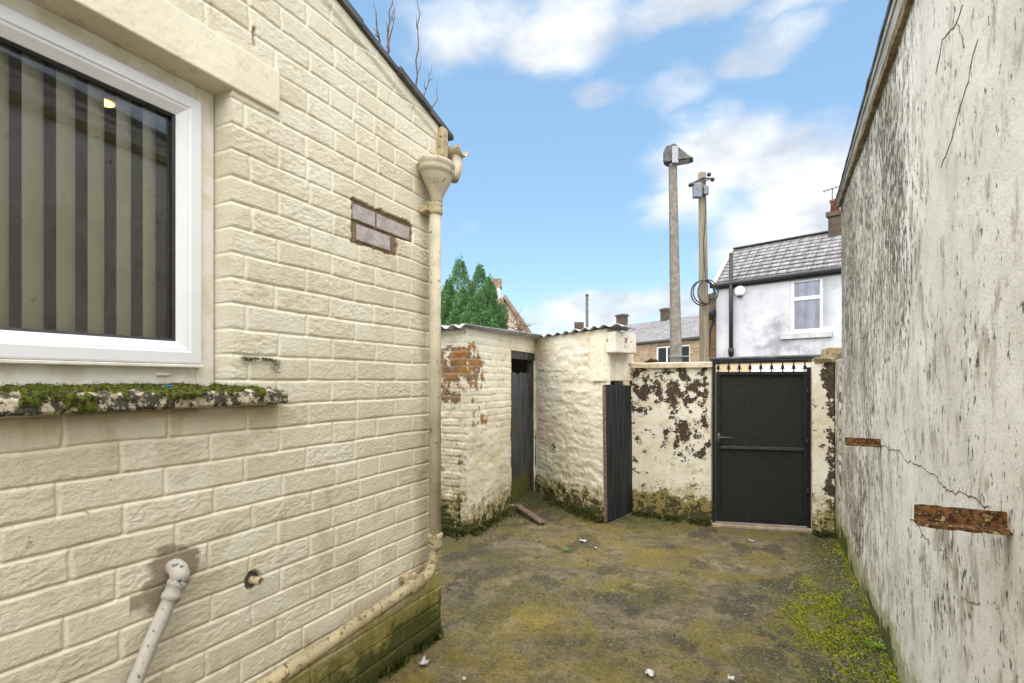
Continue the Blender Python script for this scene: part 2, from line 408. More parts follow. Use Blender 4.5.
def mk_whitehouse():
    b = NB('grubby_white_render', rough=.85, spec=.2)
    c = b.mix(b.step(b.noise(.7, 5), .35, .65), (.58, .58, .61), (.46, .46, .49))
    a = b.noise(1.5, 8, .72)
    c = b.mix(b.mul(b.step(b.add(a, b.mul(b.attr('grime'), .3)), .56, .78), .8), c, (.24, .24, .26))
    c = b.mix(b.mul(b.step(b.noise(4, 7, .72), .5, .68), .45), c, (.33, .325, .33))
    b.color(c); b.bump(b.noise(18, 5, .6), .008, .7); return b.m
M['whouse'] = mk_whitehouse()
M['wslate'] = mk_slate('grey_slates', (.20, .19, .195), (.26, .25, .255), (.26, .2))
M['tslate'] = mk_slate('far_grey_slates', (.22, .21, .215), (.30, .285, .29), (.35, .22))
M['stone'] = mk_brick('buff_coursed_stone', (.40, .29, .18), (.30, .21, .13), (.42, .36, .28), .42, .2, .014)
M['brownbrick'] = mk_brick('brown_brickwork', (.20, .115, .06), (.30, .18, .09), (.24, .18, .12))
M['chimbrick'] = mk_brick('sooty_chimney_brick', (.13, .085, .065), (.08, .058, .048), (.12, .1, .08))
M['pot'] = simple('terracotta_pot', (.24, .09, .06), (.16, .06, .045), 12, .8)
M['garage'] = simple('cream_garage_boarding', (.66, .52, .33), (.58, .45, .28), 3, .7)
M['felt'] = simple('dark_roof_felt', (.035, .037, .042), (.09, .095, .10), 5, .55, .4, 0, .006, 14)
M['pink'] = simple('peeling_pinkish_render', (.52, .36, .27), (.70, .58, .48), 3.4, .9, .15, 0, .01, 10, k=(1.6, 1.6, .5))
M['pinkstone'] = simple('brown_coping', (.20, .14, .10), (.30, .22, .16), 5, .9)
M['white_paint'] = simple('white_paint', (.80, .80, .80), (.72, .72, .72), 6, .6)
M['cord'] = simple('net_curtain', (.78, .79, .84), (.60, .61, .67), 1, .9, .1, 0, .03, 1, k=(9, 9, .4))
M['lane'] = simple('lane_asphalt', (.045, .045, .045), (.075, .073, .07), 6, .9)
M['earth'] = simple('rough_ground', (.10, .09, .06), (.07, .08, .035), .4, .95)
M['twig'] = simple('bare_twig', (.09, .06, .045), (.16, .11, .08), 30, .9)
M['bark'] = simple('brown_bark', (.09, .06, .04), (.14, .10, .07), 8, .9)
def mk_leaf(name, c1, c2):
    b = NB(name, rough=.7, spec=.2); b.color(b.mix(b.attr('tint'), c1, c2)); return b.m
def mk_slatmat():
    b = NB('cream_blind_fabric', col=(.92, .91, .79), rough=.85, spec=.1); tl = b.n('ShaderNodeBsdfTranslucent'); tl.inputs[0].default_value = (.72, .66, .5, 1); mx_ = b.n('ShaderNodeMixShader'); mx_.inputs[0].default_value = .2
    b.l(b.b.outputs[0], mx_.inputs[1]); b.l(tl.outputs[0], mx_.inputs[2]); b.l(mx_.outputs[0], b.o.inputs[0]); return b.m
M['slat'] = mk_slatmat()
M['conifer'] = mk_leaf('conifer_foliage', (.014, .055, .02), (.14, .27, .095))
M['moss_leaf'] = mk_leaf('moss_tufts', (.04, .06, .005), (.27, .29, .015))
M['weed'] = mk_leaf('weed_leaves', (.05, .12, .015), (.15, .26, .03))
M['paper'] = simple('white_paper', (.50, .49, .47), (.34, .33, .31), 20, .8)
M['blue'] = simple('blue_plastic', (.02, .16, .62), (.03, .22, .7), 20, .4)
M['crack'] = simple('dark_crack', (.11, .088, .06), (.30, .25, .17), 30, .95)
def mk_glass(name, tint=(.97, .98, .97), dirt=.035):
    b = NB(name); t = b.t
    tr = t.nodes.new('ShaderNodeBsdfTransparent'); tr.inputs[0].default_value = (*tint, 1)
    gl = t.nodes.new('ShaderNodeBsdfGlossy'); gl.inputs['Roughness'].default_value = .015
    df = t.nodes.new('ShaderNodeBsdfDiffuse'); df.inputs[0].default_value = (.16, .15, .13, 1)
    fr = t.nodes.new('ShaderNodeFresnel'); fr.inputs[0].default_value = 1.6
    m1 = t.nodes.new('ShaderNodeMixShader'); m2 = t.nodes.new('ShaderNodeMixShader')
    b.l(fr.outputs[0], m1.inputs[0]); b.l(tr.outputs[0], m1.inputs[1]); b.l(gl.outputs[0], m1.inputs[2])
    d = b.add(dirt, b.add(b.mul(b.step(b.noise(20, 6, .7), .6, .72), dirt * 4), b.mul(b.step(b.noise(4, 3), .45, .7), dirt * 2)))
    b.l(d, m2.inputs[0]); b.l(m1.outputs[0], m2.inputs[1]); b.l(df.outputs[0], m2.inputs[2])
    b.l(m2.outputs[0], b.o.inputs[0]); return b.m
M['glass'] = mk_glass('grubby_window_glass')
M['farglass'] = mk_glass('far_window_glass', (.97, .97, 1), .02)
def mk_emit(name, c, s):
    b = NB(name, col=c); b.b.inputs['Emission Color'].default_value = (*c, 1); b.b.inputs['Emission Strength'].default_value = s; return b.m
M['lampglow'] = mk_emit('lit_downlight', (1, .55, .18), 1.6)

# ------------------------------------------------------------------ relief walls (a fine displaced sheet with its edges turned back)
def relief(name, o, u, n, us, zs, hfun, mat, parent=None, hole=None, ztop=None, skirt=.06, smooth=True):
    o = np.array(o, float); u = np.array(u, float); n = np.array(n, float)
    U, Z = np.meshgrid(us, zs)
    if ztop is not None: Z = np.minimum(Z, ztop(U))
    H, at = hfun(U, Z)
    V = o + U[..., None] * u + Z[..., None] * np.array([0, 0, 1.0]) + H[..., None] * n
    nz, nu = U.shape
    idx = np.arange(nz * nu).reshape(nz, nu)
    Q = np.stack([idx[:-1, :-1], idx[:-1, 1:], idx[1:, 1:], idx[1:, :-1]], -1).reshape(-1, 4)
    keep = np.ones(len(Q), bool)
    if hole is not None:
        uc = (U[:-1, :-1] + U[1:, 1:]) / 2; zc = (Z[:-1, :-1] + Z[1:, 1:]) / 2
        keep &= ~hole(uc, zc).ravel()
    if ztop is not None:
        keep &= ((Z[1:, :-1] - Z[:-1, :-1]) + (Z[1:, 1:] - Z[:-1, 1:])).ravel() > 1e-6
    Q = Q[keep]
    # orientation: u x z should point along n
    if np.dot(np.cross(u, [0, 0, 1.0]), n) < 0: Q = Q[:, ::-1]
    V = V.reshape(-1, 3)
    # skirt
    E = np.concatenate([Q[:, [i, (i + 1) % 4]] for i in range(4)])
    key = np.sort(E, 1); kk = key[:, 0].astype(np.int64) * len(V) + key[:, 1]
    un, first, cnt = np.unique(kk, return_index=True, return_counts=True)
    B = E[first[cnt == 1]]
    bv = np.unique(B); mp = np.full(len(V), -1); mp[bv] = len(V) + np.arange(len(bv))
    base = o + ((V[bv] - o) - np.outer(np.dot(V[bv] - o, n), n)) - skirt * n
    SQ = np.stack([B[:, 1], B[:, 0], mp[B[:, 0]], mp[B[:, 1]]], -1)
    V2 = np.concatenate([V, base]); Q2 = np.concatenate([Q, SQ])
    A = {k: np.concatenate([a.ravel(), a.ravel()[bv]]) for k, a in at.items()}
    # drop unused
    used = np.unique(Q2); rm = np.full(len(V2), -1); rm[used] = np.arange(len(used))
    me = np_mesh(name, V2[used], rm[Q2], {k: a[used] for k, a in A.items()})
    ob = link(name, me, mat, parent, smooth)
    return ob
def axis(*segs):
    """axis((a,b,step),(b,c,step)...)"""
    out = []
    for a, b, s in segs:
        k = max(1, int(round((b - a) / s))); out.append(np.linspace(a, b, k + 1))
    r = out[0]
    for q in out[1:]: r = np.concatenate([r, q[1:]])
    return r
def bricks(U, Z, L, Hc, u0, z0, jw=.010, wob=.003, seed=3, halves=.12):
    Zw = Z + wob * 1.2 * (fbm(U * 5, Z * 5, seed + 50, 3) - .5) * 2
    Uw = U + wob * (fbm(U * 14, Z * 14, seed + 60, 2) - .5) * 2
    r = np.floor((Zw - z0) / Hc); fz = (Zw - z0) - r * Hc
    shift = np.where(np.mod(r, 2) == 0, 0, L / 2) + (_hash(r, r * 0 + 5, seed) - .5) * .05
    t = (Uw - u0 + shift) / L; k = np.floor(t); fu = (t - k) * L
    hid = _hash(k, r, seed); split = hid < halves
    dU = np.minimum(fu, L - fu)
    dU = np.where(split, np.minimum(dU, np.abs(fu - L / 2)), dU)
    dZ = np.minimum(fz, Hc - fz)
    bid = _hash(k * 2 + (split & (fu > L / 2)), r, seed + 9)
    bid2 = _hash(k * 2 + (split & (fu > L / 2)), r, seed + 19)
    return dU - jw / 2, dZ - jw / 2, bid, bid2, r

# =================================================================== GROUND / SETTING
def build_yard():
    xs = axis((-4.4, -2.9, .08), (-2.9, .62, .016)); ys = axis((-1.6, .9, .08), (.9, 6.05, .016))
    X, Y = np.meshgrid(xs, ys)
    H = .035 * (fbm(X * 1.1, Y * 1.1, 11, 4) - .5) + .010 * (fbm(X * 7, Y * 7, 21, 4) - .5)
    # rise against the wall feet
    H += .02 * sst(.42, .57, X) * fbm(X * 6, Y * 6, 31, 3)
    H += .05 * sst(5.1, 5.75, Y) * sst(-.9, -1.3, X) * fbm(X * 3, Y * 3, 33, 3)
    H += .04 * sst(-2.45, -2.65, X) * sst(4.0, 4.4, Y)
    # step-like channel
    V = np.stack([X, Y, H], -1).reshape(-1, 3)
    def blob(px, py, rx, ry):
        c = onZ(px, py, 0); return np.exp(-(((X - c[0]) / rx) ** 2 + ((Y - c[1]) / ry) ** 2))
    wx = X + .15 * (fbm(X * 4, Y * 4, 71, 3) - .5); 
    algae = np.clip(blob(530, 622, .22, .22) + .8 * blob(430, 678, .3, .2) + .6 * blob(640, 545, .5, .22) + .5 * blob(520, 665, .3, .2), 0, 1) * sst(.3, .55, fbm(X * 5, Y * 5, 81, 4))
    dark = np.clip(blob(605, 596, .22, .12) + blob(640, 612, .10, .10) + blob(755, 597, .18, .2) + blob(775, 650, .2, .16) + .7 * blob(500, 560, .4, .25) + .8 * blob(560, 645, .2, .1), 0, 1) * sst(.32, .5, fbm(X * 7, Y * 7, 91, 4))
    mossy = np.clip(1.2 * sst(.05, .5, X) * sst(1.4, 2.2, Y) + .9 * sst(4.9, 5.5, Y) * sst(-.5, -1.2, X) + .9 * sst(-2.3, -2.6, X) + .7 * blob(760, 665, .25, .2) - .3, 0, 1)
    n0, n1 = X.shape; idx = np.arange(n0 * n1).reshape(n0, n1)
    Q = np.stack([idx[:-1, :-1], idx[:-1, 1:], idx[1:, 1:], idx[1:, :-1]], -1).reshape(-1, 4)
    me = np_mesh('yard_ground', V, Q, {'algae': algae, 'dark': dark, 'mossy': mossy})
    tag(link('yard_ground', me, M['ground'], None, True), kind='structure', label='mossy stained concrete yard between the walls', cat='ground')
build_yard()
MB().add([(-300, -300, -.06), (300, -300, -.06), (300, 500, -.06), (-300, 500, -.06)], [(0, 1, 2, 3)]).build('ground', M['earth'])
tag(bpy.data.objects['ground'], 'rough earth stretching away behind the back lane', 'ground', kind='structure')
MB().add([(-40, 6.1, -.03), (40, 6.1, -.03), (40, 11.5, -.03), (-40, 11.5, -.03)], [(0, 1, 2, 3)]).build('back_lane', M['lane'])
tag(bpy.data.objects['back_lane'], 'asphalt back lane behind the yard wall and gate', 'road', kind='structure')

# =================================================================== LEFT HOUSE (painted brick outrigger)
WX = -1.749; YC = 2.532
L, HC = .2817, .0939
house = thing('brick_house', 'cream painted brick house with white window, mossy sill and downpipe at its corner', 'house', (WX, 1.2, 0))
WU0, WU1, WZ0, WZ1 = -.7, 1.206, 1.413, 2.567
def ztop(U): return 2.985 + (YC - U) * .27
wp = onX(178, 572, WX); op = onX(253, 580, WX)
def h_left(U, Z):
    dU, dZ, bid, bid2, r = bricks(U, Z, L, HC, 2.109, 1.501, .0078, .0042, 3)
    e = np.minimum(dU - .001, dZ)
    e = e + .0035 * (fbm(U * 45, Z * 45, 5, 3) - .5)
    prof = sst(-.004, .004, e); 
    rock = fbm(U * 60, Z * 130, 7, 4, .65) - .5
    rock2 = fbm(U * 16, Z * 30, 8, 3) - .5
    amp = .35 + .9 * bid
    soft = sst(-.002, .010, e)
    fz = np.mod(Z + .0042 * 2 * (fbm(U * 5, Z * 5, 53, 3) - .5) - 1.501, HC); H = -.0050 * (1 - prof) - .0022 * sst(.0095, .0045, fz) * sst(.35, .6, fbm(U * 7, Z * 30, 54, 3) + .12) + soft * (rock * .0070 * amp + rock2 * .003 * amp) + prof * (bid2 - .5) * .0022
    H += .006 * (fbm(U * 1.3, Z * 1.3, 15, 3) - .5)
    # flat cement patch round the waste pipe
    d = np.hypot((U - wp[1] + .01) / 1.2 + .5 * np.minimum(0, Z - wp[2]) * -1, (Z - wp[2]) / 1.25)
    cem = sst(.080, .064, d + .05 * (fbm(U * 25, Z * 25, 18, 3) - .5))
    bx = (np.abs(U - (wp[1] - .075)) < .07) & (Z < wp[2] - .03) & (Z > wp[2] - .105)
    cem = np.maximum(cem, bx * sst(.3, .5, fbm(U * 18, Z * 18, 28, 3)) * .9)
    H = H * (1 - .8 * cem)
    # worn render lump below the overflow
    d2 = np.hypot((U - op[1] - .01) / 1.5, (Z - op[2] + .06) / 1.0)
    lump = sst(.12, .05, d2 + .05 * (fbm(U * 20, Z * 20, 38, 3) - .5))
    H = H * (1 - .7 * lump) + lump * (.006 * (fbm(U * 30, Z * 30, 39, 4) - .3))
    hole = np.hypot(U - op[1], Z - op[2]); H = np.where(hole < .034 + .006 * (fbm(U * 60, Z * 60, 40, 2) - .5), -.05, H)
    # unpainted recess of the brick patch
    bare = ((U > 1.805) & (U < 2.255) & (Z > 2.255) & (Z < 2.352)) | ((U > 1.805) & (U < 2.13) & (Z > 2.155) & (Z <= 2.26))
    wob = .022 * (fbm(U * 28, Z * 28, 48, 4) - .5)
    bare = ((U + wob > 1.800) & (U + wob < 2.260) & (Z + wob > 2.255) & (Z + wob < 2.360)) | ((U + wob > 1.800) & (U + wob < 2.13) & (Z + wob > 2.150) & (Z + wob <= 2.26))
    H = np.where(bare, -.012 + .012 * rock, H)
    sp_ = onX(254, 36, WX); slit = (np.abs(U - sp_[1]) < .006) & (np.abs(Z - sp_[2]) < .035); H = np.where(slit, -.03, H); bare = bare | slit
    # soft repainted half-brick below the sill band (smooth)
    sm = sst(1.43, 1.40, Z) * sst(1.32, 1.35, Z) * sst(1.45, 1.2, U); H = H * (1 - .6 * sm)
    fil = sst(.075, .05, ztop(U) - Z + .012 * (fbm(U * 9, Z * 0, 58, 3) - .5)) ; H = H * (1 - fil) + fil * .012
    moss = sst(.62, .0, Z + .12 * (fbm(U * 4, Z * 4, 68, 3) - .5) - .10 * sst(1.6, 2.5, U)) * .95
    moss = moss + .5 * sst(.34, .06, Z + .16 * (fbm(U * 5, Z * 4, 69, 4) - .5)); moss = np.clip(moss - .16, 0, 2)
    dirt = .42 * sst(2.05, 2.5, U) * sst(.35, .65, fbm(U * 9, Z * 2.5, 78, 4)) + .5 * sst(.9, .2, Z) * sst(.4, .7, fbm(U * 4, Z * 5, 79, 4))
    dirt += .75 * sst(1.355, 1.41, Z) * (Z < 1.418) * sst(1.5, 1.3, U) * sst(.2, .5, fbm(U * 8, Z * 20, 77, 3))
    gap = np.maximum(0, sst(.33, .25, fbm(U * 6, Z * 6, 88, 4)) * .25)
    dd = np.hypot((U - 1.62) / .09, (Z - .93) / .14); dirt += .6 * sst(1.3, .3, dd) * sst(.35, .6, fbm(U * 14, Z * 9, 89, 4))
    return H, {'joint': 1 - prof, 'moss': moss, 'dirt': np.clip(dirt + gap, 0, .8), 'cement': cem, 'bare': bare * 1.0, 'tone': bid2}
us = axis((-1.2, WU0, .02), (WU0, .5, .02), (.5, WU1, .0048), (WU1, YC, .0055))
zs = axis((-.03, WZ0, .0048), (WZ0, WZ1, .0052), (WZ1, 4.05, .0055))
relief('wall', (WX, 0, 0), (0, 1, 0), (1, 0, 0), us, zs, h_left, M['brick'], house,
       hole=lambda u, z: (u > WU0) & (u < WU1) & (z > WZ0) & (z < WZ1), ztop=ztop, skirt=.105)
core = MB()
core.box(WX - .25, WX - .02, -1.2, YC - .004, -.03, WZ0 - .004)
core.box(WX - .25, WX - .02, WU1 + .003, YC - .004, WZ0 - .003, WZ1 + .003)
core.box(WX - .25, WX - .02, -1.2, WU0, WZ0, WZ1)
core.prism([(WX - .25, -1.2, WZ1 + .01), (WX - .25, YC - .004, WZ1 + .01), (WX - .25, YC - .004, ztop(YC) - .01), (WX - .25, -1.2, ztop(-1.2) - .01)], (.23, 0, 0))
core.prism([(-4.9, YC - .24, -.03), (WX - .26, YC - .24, -.03), (WX - .26, YC - .24, 2.97), (-4.9, YC - .24, 2.97)], (0, .23, 0))
core.box(-4.9, -4.7, -1.2, YC - .25, -.03, 2.95)
core.box(-4.7, WX - .26, -1.2, -1.0, -.03, 2.95)
core.build('wall_core', M['lintel'], house)
# room behind the window
rm = MB(); rm.box(-4.69, WX - .26, -.99, YC - .25, .2, .25); rm.box(-4.69, WX - .26, -.99, YC - .25, 2.75, 2.80); rm.box(-4.68, -4.6, -.98, YC - .26, .25, 2.75); rm.box(-4.6, WX - .26, YC - .31, YC - .26, .25, 2.75)
rm.build('room_shell', M['roomwall'], house)
lp = onP(105, 103, (0, 0, 2.745), (0, 0, 1))
MB().lathe((lp[0], lp[1], 2.738), [(.034, .004), (.036, .007)], 16).build('downlight', M['lampglow'], house)
ll = bpy.data.lights.new('downlight_lamp', 'SPOT'); ll.spot_size = math.radians(120); ll.energy = 3.0; ll.color = (1, .80, .55); ll.shadow_soft_size = .05; llo = bpy.data.objects.new('downlight_lamp', ll); COL.objects.link(llo); llo.location = (lp[0], lp[1], 2.66); llo.parent = house; llo.location = Vector((lp[0], lp[1], 2.66)) - Vector(house.location)
# roof
def roof_pt(x, y, dz=0): return (x, y, ztop(y) + dz)
rf = MB()
random.seed(3)
yy = -1.3
while yy < YC + .06:
    ln = .24 + random.random() * .05; y1 = min(yy + ln, YC + .07); ov = WX + .028 + random.random() * .012; t = .014 + random.random() * .012
    rf.hexa([roof_pt(-4.95, yy, .0), roof_pt(ov, yy, .0), roof_pt(ov, y1 + .02, .004), roof_pt(-4.95, y1 + .02, .004), roof_pt(-4.95, yy, .018 + t), roof_pt(ov, yy, .018 + t), roof_pt(ov, y1 + .02, .012 + t), roof_pt(-4.95, y1 + .02, .012 + t)])
    yy = y1
    if y1 >= YC + .07: break
rf.build('roof', M['slate_edge'], house, bevel=.002)
# lintel and sill
lt = MB(); lt.box(WX - .245, WX + .012, -1.0, 1.403, WZ1 - .003, 2.727)
lo = lt.build('lintel', M['lintel'], house, bevel=.006)
# sill: profile swept along Y with moss relief
def build_sill():
    ya = np.arange(-.8, 1.402, .006)
    prof = [(WX - .10, 1.472), (WX - .05, 1.469), (WX, 1.466), (WX + .03, 1.463), (WX + .052, 1.459), (WX + .058, 1.452), (WX + .060, 1.435), (WX + .060, 1.420), (WX + .052, 1.412), (WX, 1.412)]
    p = [np.array(prof[0])]
    for a, b in zip(prof[:-1], prof[1:]):
        a = np.array(a); b = np.array(b); k = max(1, int(np.linalg.norm(b - a) / .005))
        for i in range(1, k + 1): p.append(a + (b - a) * i / k)
    p = np.array(p); tan = np.gradient(p, axis=0); nr = np.stack([tan[:, 1] * -1, tan[:, 0]], 1); nr /= np.linalg.norm(nr, axis=1)[:, None]
    nr = -nr if nr[3][1] < 0 else nr
    s = np.concatenate([[0], np.cumsum(np.linalg.norm(np.diff(p, axis=0), axis=1))])
    S, Yg = np.meshgrid(s, ya)
    top = sst(.19, .11, S)
    mk = fbm(S * 20, Yg * 16, 5, 7, .62) ; mos = sst(.48, .60, mk + .12 * top - .02 - .12 * sst(.16, .2, S) - .12 * sst(1.0, 1.35, Yg))
    mos *= sst(.225, .19, S)
    h = mos * (.006 + .016 * fbm(S * 60, Yg * 60, 6, 3) * top + .006 * fbm(S * 150, Yg * 150, 7, 2)) + (1 - mos) * .006 * (fbm(S * 40, Yg * 40, 8, 4) - .5)
    V = np.stack([p[None, :, 0] + nr[None, :, 0] * h, Yg, p[None, :, 1] + nr[None, :, 1] * h], -1)
    n0, n1 = S.shape; idx = np.arange(n0 * n1).reshape(n0, n1)
    Q = np.stack([idx[:-1, :-1], idx[:-1, 1:], idx[1:, 1:], idx[1:, :-1]], -1).reshape(-1, 4)
    Vf = V.reshape(-1, 3)
    b = NB('lichened_sill_stone', rough=.9, spec=.2)
    c = b.mix(b.step(b.noise(26, 6, .7), .42, .6), (.60, .52, .38), (.34, .28, .2))
    c = b.mix(b.step(b.noise(34, 8, .75), .455, .53), c, (.06, .055, .042))
    c = b.mix(b.step(b.add(b.attr('moss'), b.mul(b.ma('SUBTRACT', b.noise(80, 4), .5), .5)), .45, .6), c, b.mix(b.step(b.noise(70, 5, .7), .38, .62), (.018, .022, .006), (.11, .125, .015)))
    b.color(c); b.bump(b.noise(150, 4, .65), .005, 1)
    me = np_mesh('sill', Vf, Q, {'moss': mos})
    so = link('sill', me, b.m, house, True)
    MB().box(WX - .1, WX + .055, 1.398, 1.402, 1.414, 1.460).build('sill_end', M['cap'], so)
    # moss fuzz: tiny upright leaves
    pts = Vf.reshape(n0, n1, 3); sel = np.argwhere((mos > .55) & (S < .19) & (Yg > .4))
    r2 = np.random.default_rng(4); pick = sel[r2.integers(0, len(sel), 4200)]
    vs = []; q = []; tint = []
    for i, j in pick:
        c0 = pts[i, j] + r2.normal(0, .003, 3); a = r2.random() * 2 * PI; hh = .001 + .004 * r2.random(); w = .0012
        dx = np.array([math.cos(a) * w, math.sin(a) * w, 0]); tip = np.array([r2.normal(0, .004) + .002, r2.normal(0, .004), hh])
        k = len(vs); vs += [c0 - dx, c0 + dx, c0 + tip + dx * .4, c0 + tip - dx * .4]; q.append((k, k + 1, k + 2, k + 3)); t = r2.random() ** 2 * .7; tint += [t] * 4
    me = np_mesh('moss', np.array(vs), np.array(q), {'tint': tint})
    mo = link('moss', me, M['moss_leaf'], so); mo['kind'] = 'stuff'
    # moss tuft on the brick ledge above the sill end
    tl = MB()
    vs = []; q = []; tint = []
    p0 = onX(241, 357, WX + .006); p1 = onX(279, 361, WX + .006)
    for _ in range(900):
        t = r2.random(); c0 = p0 + (p1 - p0) * t + np.array([r2.random() * .008, r2.normal(0, .004), r2.normal(0, .003) - (.05 * r2.random() ** 2 if t > .8 else .012 * r2.random() * (t < .3))])
        if .42 < t < .5: continue
        a = r2.random() * 2 * PI; w = .002; dx = np.array([math.cos(a) * w, math.sin(a) * w, 0]); tip = np.array([.006 * r2.random(), r2.normal(0, .004), .004 * r2.random()])
        k = len(vs); vs += [c0 - dx, c0 + dx, c0 + tip + dx * .4, c0 + tip - dx * .4]; q.append((k, k + 1, k + 2, k + 3)); tint += [r2.random() * .6] * 4
    me = np_mesh('moss_tuft', np.array(vs), np.array(q), {'tint': tint}); mo = link('moss_tuft', me, M['moss_leaf'], house); mo['kind'] = 'stuff'
build_sill()
# window
FX = -1.847
win = MB()
def frame_rect(mb, x0, x1, y0, y1, z0, z1, wl, wr, wb, wt):
    mb.box(x0, x1, y0, y0 + wl, z0, z1); mb.box(x0, x1, y1 - wr, y1, z0, z1)
    mb.box(x0, x1, y0 + wl, y1 - wr, z0, z0 + wb); mb.box(x0, x1, y0 + wl, y1 - wr, z1 - wt, z1); return mb
wo = frame_rect(MB(), FX - .06, FX, WU0 + .004, WU1 - .003, 1.450, WZ1 - .003, .07, .068, .113, .065).build('window', M['pvc_dirty'], house, bevel=.004)
# sash: mitred with chamfered inner bead
def mitre(mb, y0, y1, z0, z1, prof):
    """prof: list of (inset, x); sweeps a frame with mitred corners"""
    rings = []
    for d, x in prof: rings.append([(x, y0 + d, z0 + d), (x, y1 - d, z0 + d), (x, y1 - d, z1 - d), (x, y0 + d, z1 - d)])
    vs = [p for r_ in rings for p in r_]; fs = []
    n = len(rings)
    for i in range(n):
        j = (i + 1) % n
        for k in range(4):
            fs.append((i * 4 + k, i * 4 + (k + 1) % 4, j * 4 + (k + 1) % 4, j * 4 + k))
    return mb.add(vs, fs)
SY0, SY1, SZ0, SZ1 = WU0 + .064, 1.146, 1.560, 2.507
mitre(MB(), SY0, SY1, SZ0, SZ1, [(0, FX - .02), (0, FX + .016), (.006, FX + .020), (.040, FX + .020), (.044, FX + .016), (.052, FX + .014), (.078, FX - .004), (.080, FX - .03), (.03, FX - .03)]).build('sash', M['pvc'], wo, bevel=.0015)
mitre(MB(), SY0 + .077, SY1 - .077, SZ0 + .077, SZ1 - .077, [(0, FX - .028), (0, FX - .006), (.010, FX - .012), (.010, FX - .028)]).build('gasket', M['gasket'], wo)
frame_rect(MB(), FX - .026, FX + .012, SY0 + .02, SY1 + .012, SZ0 - .012, SZ0 - .001, .001, .001, .0105, .0001) 
MB().box(FX - .02, FX + .026, SY0, SY1 + .003, SZ0 - .013, SZ0 - .0015).build('drip_bar', M['pvc_dirty'], wo, bevel=.003)
g0 = onX(162, 374, FX); MB().box(FX, FX + .008, g0[1] - .022, g0[1] + .022, g0[2] - .006, g0[2] + .006).build('drain_cover', M['pvc_dirty'], wo, bevel=.003)
MB().box(FX - .030, FX - .026, SY0 + .06, SY1 - .06, SZ0 + .06, SZ1 - .06).build('pane', M['glass'], wo)
# blinds
bl = thing('vertical_blind', 'cream vertical blind with turned slats hanging behind the window glass', 'blind', (-1.935, .9, 2.62))
MB().box(-1.955, -1.915, -.6, 1.19, 2.62, 2.66).build('head_rail', M['pvc'], bl)
BX = -1.935
def slat_mesh():
    vs = []; fs = []; n = 6; ph = math.radians(38)
    for i in range(n + 1):
        t = (i / n - .5) * .089; bow = .006 * (1 - (2 * i / n - 1) ** 2)
        x = -t * math.sin(ph) + bow * math.cos(ph); y = t * math.cos(ph) + bow * math.sin(ph)
        for z in (1.45, 2.62): vs.append((x, y, z))
    for i in range(n): fs.append((2 * i, 2 * i + 2, 2 * i + 3, 2 * i + 1))
    return vs, fs
cx = onX(33, 200, BX)[1] - .079 * 1
cnt = 0; y = cx - .079 * 8
vs, fs = slat_mesh(); sme = None
while y < 1.17:
    v2 = [(BX + p[0] + 0, y + p[1], p[2]) for p in vs]
    so = MB().add(v2, fs).build('slat', M['slat'], bl, smooth=True)
    md = None
    y += .079
# brick patch
for (a, b_, z0, z1) in ((1.813, 1.966, 2.264, 2.336), (1.982, 2.236, 2.264, 2.334), (1.842, 2.078, 2.170, 2.246)):
    MB().box(WX - .03, WX - .0015, a, b_, z0, z1).build('patch_brick', M['patch'], house, bevel=.004)
# old nail slot over the lintel
# downpipe
pc = onX(435, 400, WX + .072); PX, PY = pc[0], pc[1]
dp = MB().tube([(PX, PY, .60), (PX, PY, 2.50)], .033, 16).build('downpipe', M['pipe'], house, smooth=True)
def collar(mb, c, r, h, n=16): return mb.lathe(c, [(r * .8, 0), (r, .004), (r * 1.06, h * .2), (r, h * .4), (r, h * .7), (r * 1.08, h * .85), (r * .9, h)], n)
collar(MB(), (PX, PY, .565), .043, .085).build('socket', M['pipe_rust'], dp, smooth=True)
collar(MB(), (PX, PY, 2.43), .041, .07).build('socket', M['pipe_rust'], dp, smooth=True)
zb = onX(424, 209, WX + .03)[2]
MB().bar((WX, PY - .035, 2.455), (WX + .07, PY - .045, 2.455), .03, .03).bar((WX + .02, PY - .06, 2.455), (WX + .02, PY + .05, 2.455), .03, .035).build('bracket', M['pipe_rust'], dp, bevel=.004)
hp = MB().lathe((PX + .012, PY, 2.485), [(.036, 0), (.038, .03), (.052, .07), (.082, .115), (.098, .15), (.104, .165), (.112, .170), (.118, .185), (.112, .2), (.116, .205), (.122, .22), (.120, .232), (.10, .236), (.09, .2), (.05, .12)], 20, .78, 1.0)
hp.build('hopper_head', M['pipe'], dp, smooth=True)
gt = MB()
gY, gZ = YC + .085, 2.90
gp = []
vs = []; fs = []
for xx in (-4.8, WX + .11):
    for i in range(11):
        a = PI + PI * i / 10; vs.append((xx, gY + .058 * math.cos(a), gZ + .05 * math.sin(a)))
    for i in range(11):
        a = 2 * PI - PI * i / 10; vs.append((xx, gY + .05 * math.cos(a), gZ + .043 * math.sin(a)))
for i in range(22): fs.append((i, (i + 1) % 22, 22 + (i + 1) % 22, 22 + i))
fs.append(tuple(range(22))); fs.append(tuple(range(22, 44)))
go = gt.add(vs, fs).build('gutter', M['pipe'], house, smooth=False)
MB().tube([(WX + .06, gY, gZ - .04), (WX + .062, gY - .01, gZ - .12), (WX + .07, gY - .06, gZ - .2)], .033, 14).build('outlet', M['pipe'], go, smooth=True)
MB().box(WX - .005, WX + .045, YC - .05, YC + .012, 2.71, 2.99).build('rafter_end', M['pipe_rust'], house, bevel=.01)
